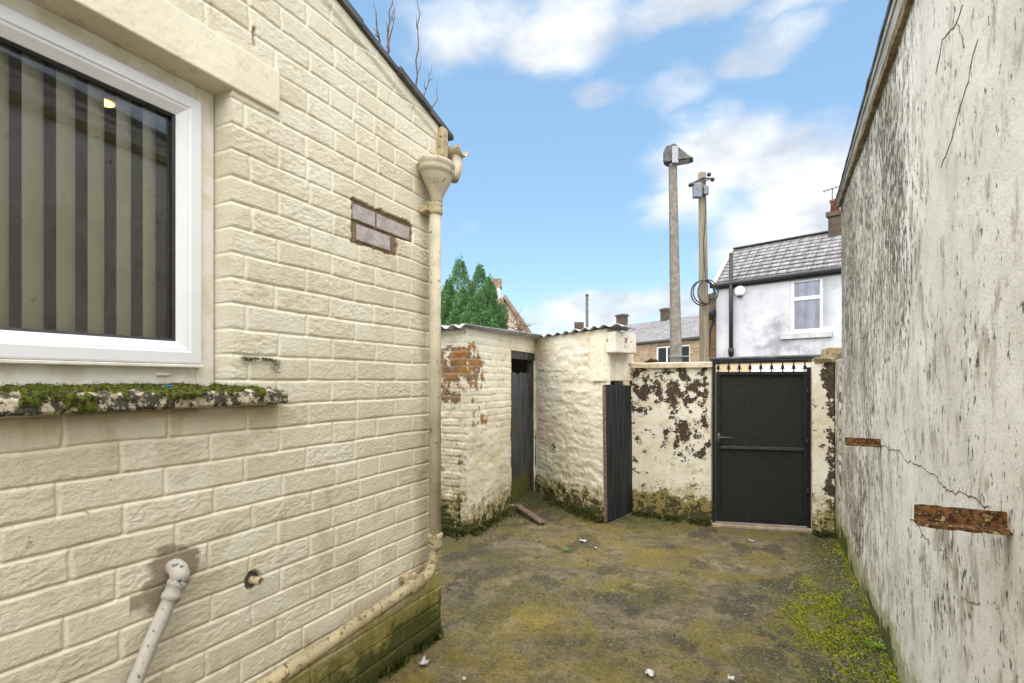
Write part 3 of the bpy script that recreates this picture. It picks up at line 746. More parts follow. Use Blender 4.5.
# drain run along the foot of the wall
e0 = (PX, PY, .60); bend = [(PX, PY, .60), (PX, PY - .003, .53), (PX, PY - .02, .475), (PX, PY - .06, .44), (PX, PY - .12, .428)]
run_end = onX(270, 683, PX); d = (run_end - np.array(bend[-1])); far = np.array(bend[-1]) + d * 2.2
dr = MB().tube(bend + [tuple(np.array(bend[-1]) + d * .3), tuple(run_end), tuple(far)], .031, 16).build('drain_pipe', M['pipe_rust'], house, smooth=True)
q = np.array(bend[-1]) + d * .03
MB().tube([q, q + d * .05, q + d * .1], [.042, .042, .036], 14).build('socket', M['pipe_rust'], dr, smooth=True)
q2 = q + d * .055
MB().bar((WX - .01, q2[1], q2[2] + .035), (PX, q2[1], q2[2] + .035), .04, .03).tube([(PX, q2[1] + .012, q2[2] + .05), (PX, q2[1] - .012, q2[2] + .05)], .02, 10).build('bracket', M['pipe_rust'], dr, bevel=.003)
# waste pipe
w0 = onX(182, 572, WX + .045); w1 = onX(152, 640, WX + .045); w2 = onX(128, 700, WX + .045)
wpo = MB().tube([(WX - .03, w0[1], w0[2] + .01), (WX + .015, w0[1], w0[2] + .01), (WX + .036, w0[1] - .003, w0[2] + .004), (WX + .046, w0[1] - .008, w0[2] - .015), w0 * .75 + w1 * .25, w1, w2, w2 + (w2 - w1) * 2], [.022, .022, .024, .024, .0225, .0215, .0215, .0215], 14).build('waste_pipe', M['waste'], house, smooth=True)
a = w0 + (w1 - w0) * .12; b_ = w0 + (w1 - w0) * .42
dd = (b_ - a)
MB().tube([a, a + dd * .12, a + dd * .3, a + dd * .34, a + dd * .7, a + dd * .74, b_], [.025, .029, .029, .0262, .0262, .0292, .028], 14).build('elbow_socket', M['waste'], wpo, smooth=True)
MB().tube([(WX - .02, w0[1], w0[2] + .012), (WX + .012, w0[1], w0[2] + .01), (WX + .03, w0[1] - .002, w0[2] + .006), (WX + .044, w0[1] - .006, w0[2] - .008), (WX + .046, w0[1] - .012, w0[2] - .03)], [.027, .0275, .0285, .0285, .0265], 14).build('elbow', M['waste'], wpo, smooth=True)
# overflow stub
oo = MB().tube([(WX - .05, op[1] - .004, op[2]), (WX + .034, op[1] + .008, op[2] - .002)], .0145, 12, cap=False)
oo = oo.build('overflow_pipe', M['pipe_rust'], house, smooth=True); m_ = oo.modifiers.new('t', 'SOLIDIFY'); m_.thickness = .003
MB().tube([(WX - .04, op[1] - .003, op[2]), (WX + .012, op[1] + .004, op[2])], .012, 12).build('dark_bore_plug', M['gasket'], oo)  # black plug inside the stub, stands in for the shade of its hollow
MB().tube([(WX - .055, op[1], op[2]), (WX - .010, op[1], op[2])], .029, 12).build('dark_recess_disc', M['slate_edge'], house)  # dark disc filling the wall hole, its shade put in as colour
# twigs growing at the verge
def twig(pxs, X, name='bare_sapling', label=None, r0=.006):
    mb = MB(); pts = [onX(x, y, X) for x, y in pxs[0]]
    for br in pxs:
        p = [onX(x, y, X) for x, y in br]; fine = []
        for a, b_ in zip(p[:-1], p[1:]):
            for t in (0, .33, .66): fine.append(a + (b_ - a) * t + np.array([random.gauss(0, .006), random.gauss(0, .005), 0]))
        fine.append(p[-1]); fine[0] = p[0]; k = len(fine); f0 = 1 if br is pxs[0] else .6
        mb.tube(fine, [r0 * f0 * (1 - .75 * i / (k - 1)) * (1.25 if i % 3 == 1 else 1) for i in range(k)], 6)
    o = mb.build(name, M['twig'], None, True); return tag(o, label, 'twig', 'bare stems growing from the roof edge')
twig([[(384, 56), (376, 30), (373, 2)], [(379, 38), (374, 28)]], -1.80, label='short bare stem leaning left at the top of the roof edge')
twig([[(386, 60), (388, 30), (391, 4), (391, -10)], [(387, 48), (394, 14), (394, 6)], [(388, 34), (386, 20)], [(392, 20), (396, 10)]], -1.78, label='forked bare stem with three upright shoots on the roof edge')
twig([[(416, 100), (417, 60), (419, 25), (418, -8)], [(417, 80), (421, 55)], [(418, 30), (416, 14)]], -1.77, label='tallest single bare stem rising from the middle of the roof edge', r0=.005)
twig([[(422, 105), (428, 82), (432, 64)], [(426, 90), (423, 78)], [(428, 82), (434, 76)]], -1.77, label='slanting bare stem with small buds near the lower roof edge', r0=.004)
twig([[(431, 112), (436, 98), (437, 82)], [(434, 104), (439, 98)]], -1.76, label='lowest tiny bare stem just above the gutter outlet', r0=.0035)

# =================================================================== RIGHT WALL (neighbour's rendered outrigger)
RX = .577; RY1 = 5.50
rh = thing('rendered_house', 'stained pale rendered building wall with slate verge along the right of the yard', 'house', (RX, 3, 0))
def zin(u): return 3.215 - .053 * (u - 2.86)
def zout(u): return 3.358 - .107 * (u - 3.063)
br_a = onX(1008, 516, RX); br_b = onX(881, 440, RX)
def h_right(U, Z):
    H = .018 * (fbm(U * 1.2, Z * 1.0, 101, 4) - .5) + .005 * (fbm(U * 7, Z * 6, 102, 4) - .5)
    far = sst(2.4, 4.6, U)
    band = sst(3.3, 2.3, Z) * 0 + 1
    stain = .13 + .85 * far * (.45 + .9 * (fbm(U * 2.2, Z * .8, 103, 4) - .2)) * (.55 + .45 * sst(.8, 1.9, Z)) + .25 * (fbm(U * 2, Z * 2, 104, 3) - .4)
    stain += .55 * np.exp(-((U - 3.3) / .45) ** 2) * sst(1.4, 2.1, Z) * (.6 + .8 * fbm(U * 4, Z * 2, 109, 3)) + .35 * sst(1.1, .8, Z) * sst(3.3, 4.5, U) * fbm(U * 5, Z * 1.5, 105, 3) * 1.3
    c = onX(965, 590, RX); stain += .55 * np.exp(-((U - c[1]) / .12) ** 2 - ((Z - c[2]) / .12) ** 2)
    c = onX(945, 575, RX); stain += .4 * np.exp(-((U - c[1]) / .1) ** 2 - ((Z - c[2]) / .2) ** 2)
    stain += .15 * sst(.52, .66, fbm(U * 2.4, Z * 1.5, 110, 4)) + .1 * sst(.55, .7, fbm(U * 6, Z * 3, 111, 3)); c = onX(985, 330, RX); stain += .2 * np.exp(-((U - c[1]) / .3) ** 2 - ((Z - c[2]) / .4) ** 2)
    rust = np.zeros_like(U)
    for b_ in (br_a, br_b):
        rust += .75 * np.exp(-(np.abs(U - b_[1]) / (.016 + .01 * (fbm(U * 60, Z * 8, 106, 2)))) ** 2) * sst(b_[2] - .32, b_[2] - .02, Z) * (Z < b_[2])
    moss = sst(.38, .0, Z + .25 * (fbm(U * 3, Z * 3, 107, 3) - .5)) * (.75 + .3 * fbm(U * 2, Z, 108, 2)) + .35 * sst(4.6, 5.5, U) * sst(1.0, .3, Z)
    return H, {'stain': np.clip(stain, 0, 1.2), 'rust': np.clip(rust, 0, 1), 'moss': moss}
relief('wall', (RX, 0, 0), (0, 1, 0), (-1, 0, 0), axis((-1.6, 1.2, .05), (1.2, RY1, .016)), axis((-.04, 3.6, .016)), h_right, M['render'], rh, ztop=lambda U: zin(U) + .01)
MB().prism([(RX + .05, -1.6, -.04), (RX + .05, RY1 - .004, -.04), (RX + .05, RY1 - .004, zin(RY1) - .01), (RX + .05, -1.6, zin(-1.6) - .01)], (.25, 0, 0)).box(RX + .06, 4.5, RY1 - .24, RY1 - .006, -.04, 3.02).box(4.3, 4.5, -1.6, RY1 - .25, -.04, 2.6).build('wall_core', M['render'], rh)
# verge: three stepped strips
def strip(name, t0, t1, o0, o1, mat, jag=0):
    mb = MB(); ys = np.arange(-1.6, RY1 + .03, .12); vs = []; fs = []
    for y in ys:
        a, b_ = zin(y), max(zout(y), zin(y) + .035)
        j = random.gauss(0, jag); 
        for (x, z) in ((RX - o0 - j, a + (b_ - a) * t0), (RX - o1 - j, a + (b_ - a) * t1), (RX + .03, a + (b_ - a) * t1), (RX + .03, a + (b_ - a) * t0)): vs.append((x, y, z))
    n = len(ys)
    for i in range(n - 1):
        for k in range(4): fs.append((i * 4 + k, i * 4 + (k + 1) % 4, (i + 1) * 4 + (k + 1) % 4, (i + 1) * 4 + k))
    fs.append((0, 1, 2, 3)); fs.append(tuple((n - 1) * 4 + k for k in range(4)))
    return mb.add(vs, fs).build(name, mat, rh)
M['fillet'] = simple('crumbling_brown_mortar', (.16, .12, .065), (.34, .27, .16), 22, .95, .1, 0, .012, 40)
M['board'] = simple('weathered_grey_board', (.50, .47, .42), (.27, .25, .22), 1, .8, .2, 0, .006, 1, k=(60, 4, 60))
strip('mortar_fillet', -.05, .22, .026, .030, M['fillet'], .003)
strip('verge_board', .221, .62, .030, .038, M['board'])
strip('verge_moulding', .621, .84, .045, .049, M['board'])
strip('slate_edge', .841, 1.0, .056, .058, M['slate_edge'], .002)
def rroof():
    ys = [-1.6, RY1 + .02]; mb = MB(); p = []
    mb.hexa([(RX - .05, -1.6, zout(-1.6) + .001), (4.5, -1.6, zout(-1.6) + .001), (4.5, RY1 + .02, zout(RY1) + .01), (RX - .05, RY1 + .02, zout(RY1) + .01),
             (RX - .05, -1.6, zout(-1.6) + .02), (4.5, -1.6, zout(-1.6) + .02), (4.5, RY1 + .02, zout(RY1) + .03), (RX - .05, RY1 + .02, zout(RY1) + .03)])
    mb.build('roof', M['slate_edge'], rh)
rroof()
# cracks
def crack(pts, w=.004, off=.004):
    P_ = [onX(x, y, RX) for x, y in pts]; fine = []
    for a, b_ in zip(P_[:-1], P_[1:]):
        k = max(2, int(np.linalg.norm(b_ - a) / .022))
        for i in range(k): fine.append(a + (b_ - a) * i / k)
    fine.append(P_[-1]); return fine
def crack_obj(lines):
    for pts, w in lines:
        mb = MB()
        f = crack(pts); vs = []; fs = []
        jy = np.cumsum(rng.normal(0, .007, len(f))); jy -= np.linspace(0, jy[-1], len(f)); jz = np.cumsum(rng.normal(0, .007, len(f))); jz -= np.linspace(0, jz[-1], len(f))
        for i, p in enumerate(f):
            H, _ = h_right(np.array([[p[1] + jy[i]]]), np.array([[p[2] + jz[i]]])); hh = float(H[0, 0])
            t = f[min(i + 1, len(f) - 1)] - f[max(i - 1, 0)]; t = t / np.linalg.norm(t); nn = np.array([0, -t[2], t[1]])
            ww = w * .62 * (.35 + 1.1 * rng.random()) * (.3 if i in (0, len(f) - 1) else 1) / 2
            c = np.array([RX - hh - .0022, p[1] + jy[i], p[2] + jz[i]])
            vs += [c - nn * ww, c + nn * ww, c + nn * ww + np.array([.006, 0, 0]), c - nn * ww + np.array([.006, 0, 0])]
        for i in range(len(f) - 1):
            for k in range(4): fs.append((i * 4 + k, i * 4 + (k + 1) % 4, i * 4 + 4 + (k + 1) % 4, i * 4 + 4 + k))
        mb.add(vs, fs).build('crack', M['crack'], rh)
crack_obj([([(881, 446), (905, 462), (932, 480), (965, 496), (992, 507)], .006),
           ([(963, 2), (957, 22), (950, 32), (941, 48), (936, 74)], .009), ([(957, 22), (964, 48)], .005),
           ([(978, 42), (968, 85), (958, 120), (945, 160), (942, 168)], .004),
           ([(962, 595), (970, 602), (980, 603)], .006), ([(911, 522), (922, 533), (931, 545)], .007), ([(938, 548), (950, 560), (955, 572)], .006)])
# rusted angle irons standing out of the wall
def bracket(px0, px1, py0, py1, hpx, label):
    pe = onX(px1, py1, RX); Yb = pe[1]
    p0 = onY(px0, py0, Yb); ln = RX - p0[0]; s_ = hpx
    mb = MB(); t = .008; n = 14
    vs = []; fs = []
    prof = [(0, 0), (-.045, -.004), (-.045, .004), (-.008, .008), (-.006, hpx), (.002, hpx)]   # (dy, dz)
    for i in range(n + 1):
        x = p0[0] + (ln + .05) * i / n
        for (dy, dz) in prof:
            vs.append((x, Yb + dy + random.gauss(0, .0014), p0[2] - hpx + dz + random.gauss(0, .0012)))
    m = len(prof)
    for i in range(n):
        for k in range(m): fs.append((i * m + k, i * m + (k + 1) % m, (i + 1) * m + (k + 1) % m, (i + 1) * m + k))
    fs.append(tuple(range(m))); fs.append(tuple(n * m + k for k in range(m)))
    e = mb.add(vs, fs).build('angle_iron', M['rust'])
    return tag(e, label, 'bracket', 'rusty angle irons in the right wall')
bracket(914, 1006, 504, 512, .050, 'larger nearer rusty angle iron sticking out of the pale right wall')
bracket(845, 881, 437.5, 439, .04, 'smaller farther rusty angle iron on the right wall near the gate')

# low wall + pillar beyond
lw = thing('low_wall', 'short grey weathered wall between pale house wall and gate pillar', 'wall', (.6, 5.7, 0))
def h_low(U, Z):
    H = .012 * (fbm(U * 3, Z * 2, 131, 4) - .5)
    return H, {'stain': .5 + .6 * fbm(U * 5, Z * 1, 132, 3), 'rust': U * 0, 'moss': sst(.6, 0, Z)}
relief('wall', (.562, 0, 0), (0, 1, 0), (-1, 0, 0), axis((RY1 + .003, 6.1, .02)), axis((-.03, 1.70, .02)), h_low, M['render'], lw)
MB().box(.61, .80, RY1 + .01, 6.1, -.03, 1.695).build('wall_core', M['render'], lw)

def cap_mesh(mb, x0, x1, y0, y1, z0, z1, step=.03, amp=.012, seed=1):
    xs = np.arange(x0, x1 + step / 2, step); ys = np.linspace(y0, y1, max(2, int((y1 - y0) / step)))
    X, Y = np.meshgrid(xs, ys); Zt = z1 + amp * 2 * (fbm(X * 9, Y * 9, seed, 4) - .5)
    # rounded edges
    ed = np.minimum(np.minimum(X - x0, x1 - X), np.minimum(Y - y0, y1 - Y)); Zt -= .012 * np.exp(-ed / .015)
    n0, n1 = X.shape; vs = np.stack([X, Y, Zt], -1).reshape(-1, 3).tolist(); idx = np.arange(n0 * n1).reshape(n0, n1)
    fs = [tuple(q) for q in np.stack([idx[:-1, :-1], idx[:-1, 1:], idx[1:, 1:], idx[1:, :-1]], -1).reshape(-1, 4).tolist()]
    ring = list(idx[0, :]) + list(idx[1:, -1]) + list(idx[-1, -2::-1]) + list(idx[-2:0:-1, 0])
    b0 = len(vs)
    for i in ring: vs.append([vs[i][0] + random.gauss(0, amp * .25), vs[i][1] + random.gauss(0, amp * .25), z0])
    k = len(ring)
    for i in range(k): fs.append((ring[i], ring[(i + 1) % k], b0 + (i + 1) % k, b0 + i))
    fs.append(tuple(range(b0, b0 + k)))
    return mb.add(vs, fs)
# gate pillar
gp_ = thing('gate_pillar', 'narrow flaking whitewashed gate pillar with crumbling mossy cap', 'pillar', (.45, 5.85, 0))
def h_pil(U, Z):
    H = .014 * (fbm(U * 6, Z * 4, 141, 4) - .5) - .02 * sst(1.5, 1.7, Z) * fbm(U * 9, Z * 9, 142, 3)
    peel = .25 + .28 * sst(.46, .52, U) + .28 * sst(1.25, 1.5, Z) * sst(.42, .47, U) - .1
    return H, {'peel': peel, 'moss': sst(.6, 0, Z) * .8, 'joint': U * 0, 'tone': U * 0}
relief('pillar_face', (0, 5.80, 0), (1, 0, 0), (0, -1, 0), axis((.372, .556, .012)), axis((-.03, 1.69, .014)), h_pil, M['wash_wall'], gp_)
MB().box(.376, .553, 5.825, 6.08, -.03, 1.675).build('pillar_core', M['wash_wall'], gp_)
cap_mesh(MB(), .385, .56, 5.79, 6.09, 1.68, 1.735, .02, .02, 5).build('cap', M['cap'], gp_)
cap_mesh(MB(), .47, .70, 5.90, 6.14, 1.70, 1.83, .02, .02, 6).build('top_stone', M['cap'], gp_)

# boundary wall
bw = thing('boundary_wall', 'peeling whitewashed yard wall with dark bare patches beside the black gate', 'wall', (-1.0, 5.8, 0))
BX0, BX1, BY = -1.42, -.553, 5.775
ratio = lambda U: (U - BX0) / (BX1 - BX0)
def h_bw(U, Z):
    H = .02 * (fbm(U * 2.5, Z * 2.5, 151, 4) - .5) + .006 * (fbm(U * 12, Z * 12, 152, 3) - .5)
    t = ratio(U)
    peel = .12 + .42 * np.exp(-((Z - 1.42) / .19) ** 2) * sst(0, .3, t) * sst(1.0, .8, t) * .9 + .36 * np.exp(-((Z - .92) / .24) ** 2) * np.exp(-((t - .66) / .24) ** 2) + .16 * sst(.28, .05, t) * sst(1.0, 1.5, Z) + .12 * sst(.3, .1, t) * (Z > .4)
    peel += .22 * np.exp(-((t - .93) / .05) ** 2) * sst(.5, .7, Z)
    peel += .42 * sst(.36, .18, Z)
    moss = sst(.50, .0, Z) * .72 + .15 * sst(.8, .2, Z)
    return H, {'peel': peel, 'moss': moss, 'joint': U * 0, 'tone': U * 0}
relief('wall', (0, BY, 0), (1, 0, 0), (0, -1, 0), axis((BX0, BX1, .011)), axis((-.03, 1.655, .011)), h_bw, M['wash_wall'], bw)
MB().box(BX0, BX1 - .004, BY + .02, BY + .23, -.03, 1.65).build('wall_core', M['wash_wall'], bw)
M['coping'] = mk_whitewash('grubby_coping_render', bias=.0)
def cop():
    xs = BX0 - .02
    o = cap_mesh(MB(), BX0 - .02, BX1 + .015, BY - .045, BY + .26, 1.645, 1.705, .022, .006, 9).build('coping', simple('pale_grubby_coping', (.62, .53, .40), (.48, .38, .27), 9, .9, .15, 0, .005, 40), bw)
cop()
mp = onY(652, 355, BY + .05)
def tuft(name, c, r, hz, n, leaf, mat, seed, label, cat, flat=.5, kind='stuff', parent=None, w=.003):
    r2 = np.random.default_rng(seed); vs = []; q = []; tint = []
    for _ in range(n):
        a = r2.random() * 2 * PI; rr = r * math.sqrt(r2.random()); c0 = np.array([c[0] + rr * math.cos(a), c[1] + rr * math.sin(a) * flat, c[2] + hz * r2.random() * (1 - (rr / r) ** 2)])
        b_ = r2.random() * 2 * PI; dx = np.array([math.cos(b_), math.sin(b_), 0]) * w; tip = np.array([r2.normal(0, 1), r2.normal(0, 1), r2.random() * 1.5]) * leaf
        k = len(vs); vs += [c0 - dx, c0 + dx, c0 + tip + dx * .3, c0 + tip - dx * .3]; q.append((k, k + 1, k + 2, k + 3)); tint += [r2.random()] * 4
    o = link(name, np_mesh(name, np.array(vs), np.array(q), {'tint': tint}), mat, parent)
    return tag(o, label, cat, kind=kind) if label else o
tuft('moss_cushion', (mp[0], mp[1], 1.70), .085, .05, 1500, .010, mk_leaf('olive_moss', (.035, .03, .01), (.11, .09, .03)), 3, 'dark brown moss cushion on top of the peeling yard wall', 'moss', .8)

# =================================================================== OUTHOUSE
oh = thing('outhouse', 'low whitewashed stone and brick outhouse with corrugated roof and two dark doors', 'outbuilding', (-2.7, 5.6, 0))
A = np.array([-4.2, 4.26]); B = np.array([-2.65, 4.26]); Cc = np.array([-2.74, 6.13]); Dd = np.array([-1.565, 5.34]); Ee = np.array([-1.38, 5.79])
def h_front(U, Z):     # brick front, u = X
    dU, dZ, bid, bid2, r = bricks(U, Z, .225, .075, 0, 0, .012, .006, 33, .2)
    e = np.minimum(dU, dZ); prof = sst(-.005, .008, e)
    H = .006 * prof * (.5 + bid) + .012 * (fbm(U * 6, Z * 6, 161, 4) - .5) - .006 * sst(.4, .6, fbm(U * 14, Z * 14, 162, 3))
    H += .02 * sst(.9, .2, Z) * (fbm(U * 5, Z * 9, 163, 4) - .4)
    peel = .06 + .66 * np.exp(-((Z - 1.66) / .23) ** 2) * sst(-3.1, -2.85, U) + .42 * np.exp(-((Z - 1.33) / .07) ** 2) + .25 * np.exp(-((Z - .70) / .07) ** 2)
    peel += .2 * sst(.5, .2, Z)
    return H, {'peel': peel, 'moss': sst(.75, .0, Z) * 1.0, 'joint': 1 - prof, 'tone': bid2}
relief('wall', (0, A[1], 0), (1, 0, 0), (0, -1, 0), axis((A[0], -3.2, .04), (-3.2, B[0], .008)), axis((-.03, 2.0, .009)), h_front, M['wash_brick'], oh)
DY0, DY1, DZ1 = 5.33, 6.10, 1.86
sd = Cc - B; sl = np.linalg.norm(sd); sdu = np.array([sd[0] / sl, sd[1] / sl, 0]); sn = np.array([sdu[1], -sdu[0], 0])
def h_side(U, Z):      # u from B towards C
    dU, dZ, bid, bid2, r = bricks(U, Z, .225, .075, 0, 0, .012, .008, 43, .2)
    e = np.minimum(dU, dZ); prof = sst(-.006, .010, e); stone = sst(1.25, .9, Z + .1 * fbm(U * 4, Z * 4, 170, 2))
    H = (1 - stone) * .006 * prof * (.5 + bid) + stone * .035 * (fbm(U * 3.5, Z * 8, 171, 4) - .45) + .010 * (fbm(U * 8, Z * 8, 172, 4) - .5)
    peel = .06 + .62 * np.exp(-((Z - 1.62) / .24) ** 2) * sst(.62, .1, U) + .40 * np.exp(-((Z - 1.12) / .14) ** 2) * np.exp(-((U - .33) / .22) ** 2)
    return H, {'peel': peel, 'moss': sst(.45, .0, Z) * .85, 'joint': (1 - prof) * (1 - stone), 'tone': bid2}
relief('wall', (B[0], B[1], 0), sdu, sn, axis((0, DY0 - B[1], .009), (DY0 - B[1], DY1 - B[1], .03), (DY1 - B[1], sl, .01)), axis((-.03, DZ1, .009), (DZ1, 2.06, .01)), h_side, M['wash_brick'], oh,
       hole=lambda u, z: (u > DY0 - B[1]) & (u < DY1 - B[1]) & (z < DZ1))
cd = Dd - Cc; cl = np.linalg.norm(cd); cdu = np.array([cd[0] / cl, cd[1] / cl, 0]); cn = np.array([cdu[1], -cdu[0], 0])
def h_cd(U, Z):
    wz = Z + .05 * (fbm(U * 3, Z * 3, 181, 3) - .5) * 2; wu = U + .05 * (fbm(U * 4, Z * 4, 182, 3) - .5) * 2
    dU, dZ, bid, bid2, r = bricks(wu, wz, .30, .125, .07, 0, .01, .01, 53, .35)
    e = np.minimum(dU, dZ); soft = sst(-.01, .035, e)
    rg = 1 - np.abs(2 * fbm(U * 3.2 + .4 * wz, Z * 7.5, 185, 4) - 1); H = .012 * soft * (.35 + .8 * bid) + .045 * (rg - .8) + .03 * (fbm(U * 5, Z * 9, 183, 4) - .5) - .018 * sst(.62, .75, fbm(U * 9, Z * 9, 184, 4))
    H *= (sst(2.1, 1.75, Z) * .75 + .25) * .48
    H = H * sst(0, .12, U) 
    c0, z0 = .42, .70
    peel = .08 + .5 * np.exp(-((U - c0) / .07) ** 2 - ((Z - z0) / .05) ** 2)
    return H, {'peel': peel, 'moss': sst(.50, 0, Z) * .85 + .1 * sst(1, .3, Z), 'joint': U * 0, 'tone': bid}
relief('wall', (Cc[0], Cc[1], 0), cdu, cn, axis((0, cl, .009)), axis((-.03, 2.06, .009)), h_cd, M['wash_stone'], oh)
de = Ee - Dd; el = np.linalg.norm(de); deu = np.array([de[0] / el, de[1] / el, 0]); dn = np.array([deu[1], -deu[0], 0])
D3 = np.array([Dd[0], Dd[1], 0]); Z3 = np.array([0, 0, 1.0])
def h_de(U, Z):
    H = .02 * (fbm(U * 5, Z * 5, 191, 4) - .5); return H, {'peel': .2 + .2 * sst(.25, .45, U), 'moss': .55 * sst(.3, .5, U) * sst(1.8, 1.6, Z), 'joint': U * 0, 'tone': U * 0}
relief('wall', (Dd[0], Dd[1], 0), deu, dn, axis((.01, el, .012)), axis((1.50, 2.03, .012)), h_de, M['wash_stone'], oh)
# projecting block over the far doorway
bb = MB().obox(D3 + deu * .0 + dn * .0 + Z3 * 1.80, deu, dn, Z3, .38, .12, .225)
bo = bb.build('projecting_block', M['wash_spot'], oh, bevel=.012)
# cores
k = MB()
k.box(A[0], B[0] - .02, A[1] + .02, A[1] + .22, -.03, 1.98)
k.obox(np.array([B[0], B[1], -.03]) + sdu * .22 - sn * .25, sdu, sn, Z3, DY0 - B[1] - .22, .235, 2.0)
k.obox(np.array([B[0], B[1], DZ1 + .0]) + sdu * (DY0 - B[1]) - sn * .25, sdu, sn, Z3, DY1 - DY0, .235, .17)
k.obox(np.array([Cc[0], Cc[1], -.03]) + cdu * .0 - cn * .27, cdu, cn, Z3, cl - .26, .25, 2.05)
k.obox(D3 + Z3 * 1.5 - dn * .22, deu, dn, Z3, el, .2, .5)
k.box(-4.2, -2.72, 7.3, 7.45, -.03, 1.99); bk = np.array([1.18, -1.40, 0]); bkl = np.linalg.norm(bk); bk /= bkl; k.obox(np.array([-2.70, 7.29, -.03]), bk, np.array([-bk[1], bk[0], 0]) * -1, Z3, bkl, .12, 2.0); k.box(-4.2, -4.05, 4.5, 7.3, -.03, 1.99)
k.build('wall_core', M['wash_stone'], oh)
# roof
def oh_roof():
    xs = np.arange(-4.25, -1.34, .0146); V = []; 
    nrow = 14
    def zr(x, y): return 1.985 + .028 * np.clip((x + 3.2) / 1.6, 0, 1) + .045 * np.clip((y - 4.2) / 1.9, 0, 1)
    cols = []
    for x in xs:
        if x < -2.585: y0 = 4.17 + .012 * math.sin(x * 9)
        else:
            t = (x - Cc[0]) / (Dd[0] - Cc[0]); y0 = Cc[1] + (Dd[1] - Cc[1]) * min(t, 1.02) - .07 + .012 * math.sin(x * 13)
        cols.append((x, y0))
    A_ = np.array(cols); n = len(xs)
    T = np.linspace(0, 1, nrow)
    X = np.repeat(A_[:, 0][:, None], nrow, 1); yb = np.where(A_[:, 0] < -2.7, 7.5, 7.5 + (5.75 - 7.5) * (A_[:, 0] + 2.7) / 1.36); Y = A_[:, 1][:, None] + (yb - A_[:, 1])[:, None] * T[None, :]
    W = (.013 + .010 * fbm(X * 2, X * 0, 77, 2)) * np.sin(2 * PI * X / .146 + .5 * np.sin(X * 4)) 
    Zb = zr(X, Y) + .035 + W + .006 * np.sin(X * 3.1)
    for s in (0, .009):
        V.append(np.stack([X, Y, Zb + s], -1).reshape(-1, 3))
    V = np.concatenate(V); N = n * nrow; idx = np.arange(N).reshape(n, nrow)
    Q = []
    for i in range(n - 1):
        if xs[i] < -2.585 <= xs[i + 1]: 
            continue
        for j in range(nrow - 1):
            a, b_, c, d_ = idx[i, j], idx[i + 1, j], idx[i + 1, j + 1], idx[i, j + 1]
            Q.append((a, d_, c, b_)); Q.append((a + N, b_ + N, c + N, d_ + N))
        Q.append((idx[i, 0], idx[i + 1, 0], idx[i + 1, 0] + N, idx[i, 0] + N))
    # bridge column at the step
    i = [k_ for k_ in range(n - 1) if xs[k_] < -2.585 <= xs[k_ + 1]][0]
    for (ii) in (i,):
        for j in range(nrow - 1): Q.append((idx[ii, j], idx[ii, j] + N, idx[ii, j + 1] + N, idx[ii, j + 1]))
        # lid between i and i+1 (only behind the corner)
        x0, x1 = xs[i], xs[i + 1]
    for j in range(nrow - 1): Q.append((idx[0, j], idx[0, j + 1], idx[0, j + 1] + N, idx[0, j] + N)); Q.append((idx[n - 1, j], idx[n - 1, j] + N, idx[n - 1, j + 1] + N, idx[n - 1, j + 1]))
    me = np_mesh('roof', V, np.array(Q))
    link('roof', me, M['corr'], oh)
oh_roof()
# dark eaves plate closing the gap under the sheets
ep = MB()
ep.bar((A[0], A[1] + .06, 1.985), (B[0] - .02, B[1] + .06, 1.985), .08, .05)
ep.obox(np.array([B[0], B[1], 1.96]) - sn * .1 + sdu * .05, sdu, sn, Z3, sl - .05, .085, .065)
ep.obox(np.array([Cc[0], Cc[1], 2.02]) - cn * .12, cdu, cn, Z3, cl, .10, .035)
ep.build('eaves_plate', M['wash_spot'], oh)
# near door: boards, frame
S3 = np.array([B[0], B[1], 0]); ua, ub = DY0 - B[1], DY1 - B[1]
fr = MB()
fr.obox(S3 + sdu * ua - sn * .09 + Z3 * .02, sdu, sn, Z3, .055, .075, 1.835); fr.obox(S3 + sdu * (ub - .06) - sn * .09 + Z3 * .02, sdu, sn, Z3, .06, .075, 1.835)
fr.obox(S3 + sdu * ua - sn * .092 + Z3 * 1.765, sdu, sn, Z3, ub - ua, .095, .09)
d1 = MB(); nb = 6; wd = (ub - ua - .115) / nb
for i in range(nb):
    d1.obox(S3 + sdu * (ua + .055 + wd * i + .002) - sn * (.075 + .004 * random.random()) + Z3 * (.05 + .03 * random.random()), sdu, sn, Z3, wd - .006, .03, 1.545 - .02 * random.random())
dob = d1.build('door', M['door1'], oh, bevel=.003); dob['label'] = 'weathered vertical board door with green algae at its foot'
fr.build('door_frame', M['doorframe'], dob, bevel=.004)
MB().obox(S3 + sdu * (ua + .09) - sn * .045 + Z3 * .92, sdu, sn, Z3, .05, .02, .10).build('latch', M['rust'], dob, bevel=.004)
MB().obox(S3 + sdu * (ua - .02) - sn * .12 + Z3 * -.02, sdu, sn, Z3, ub - ua + .04, .17, .075).build('doorstep', M['cap'], oh, bevel=.01)
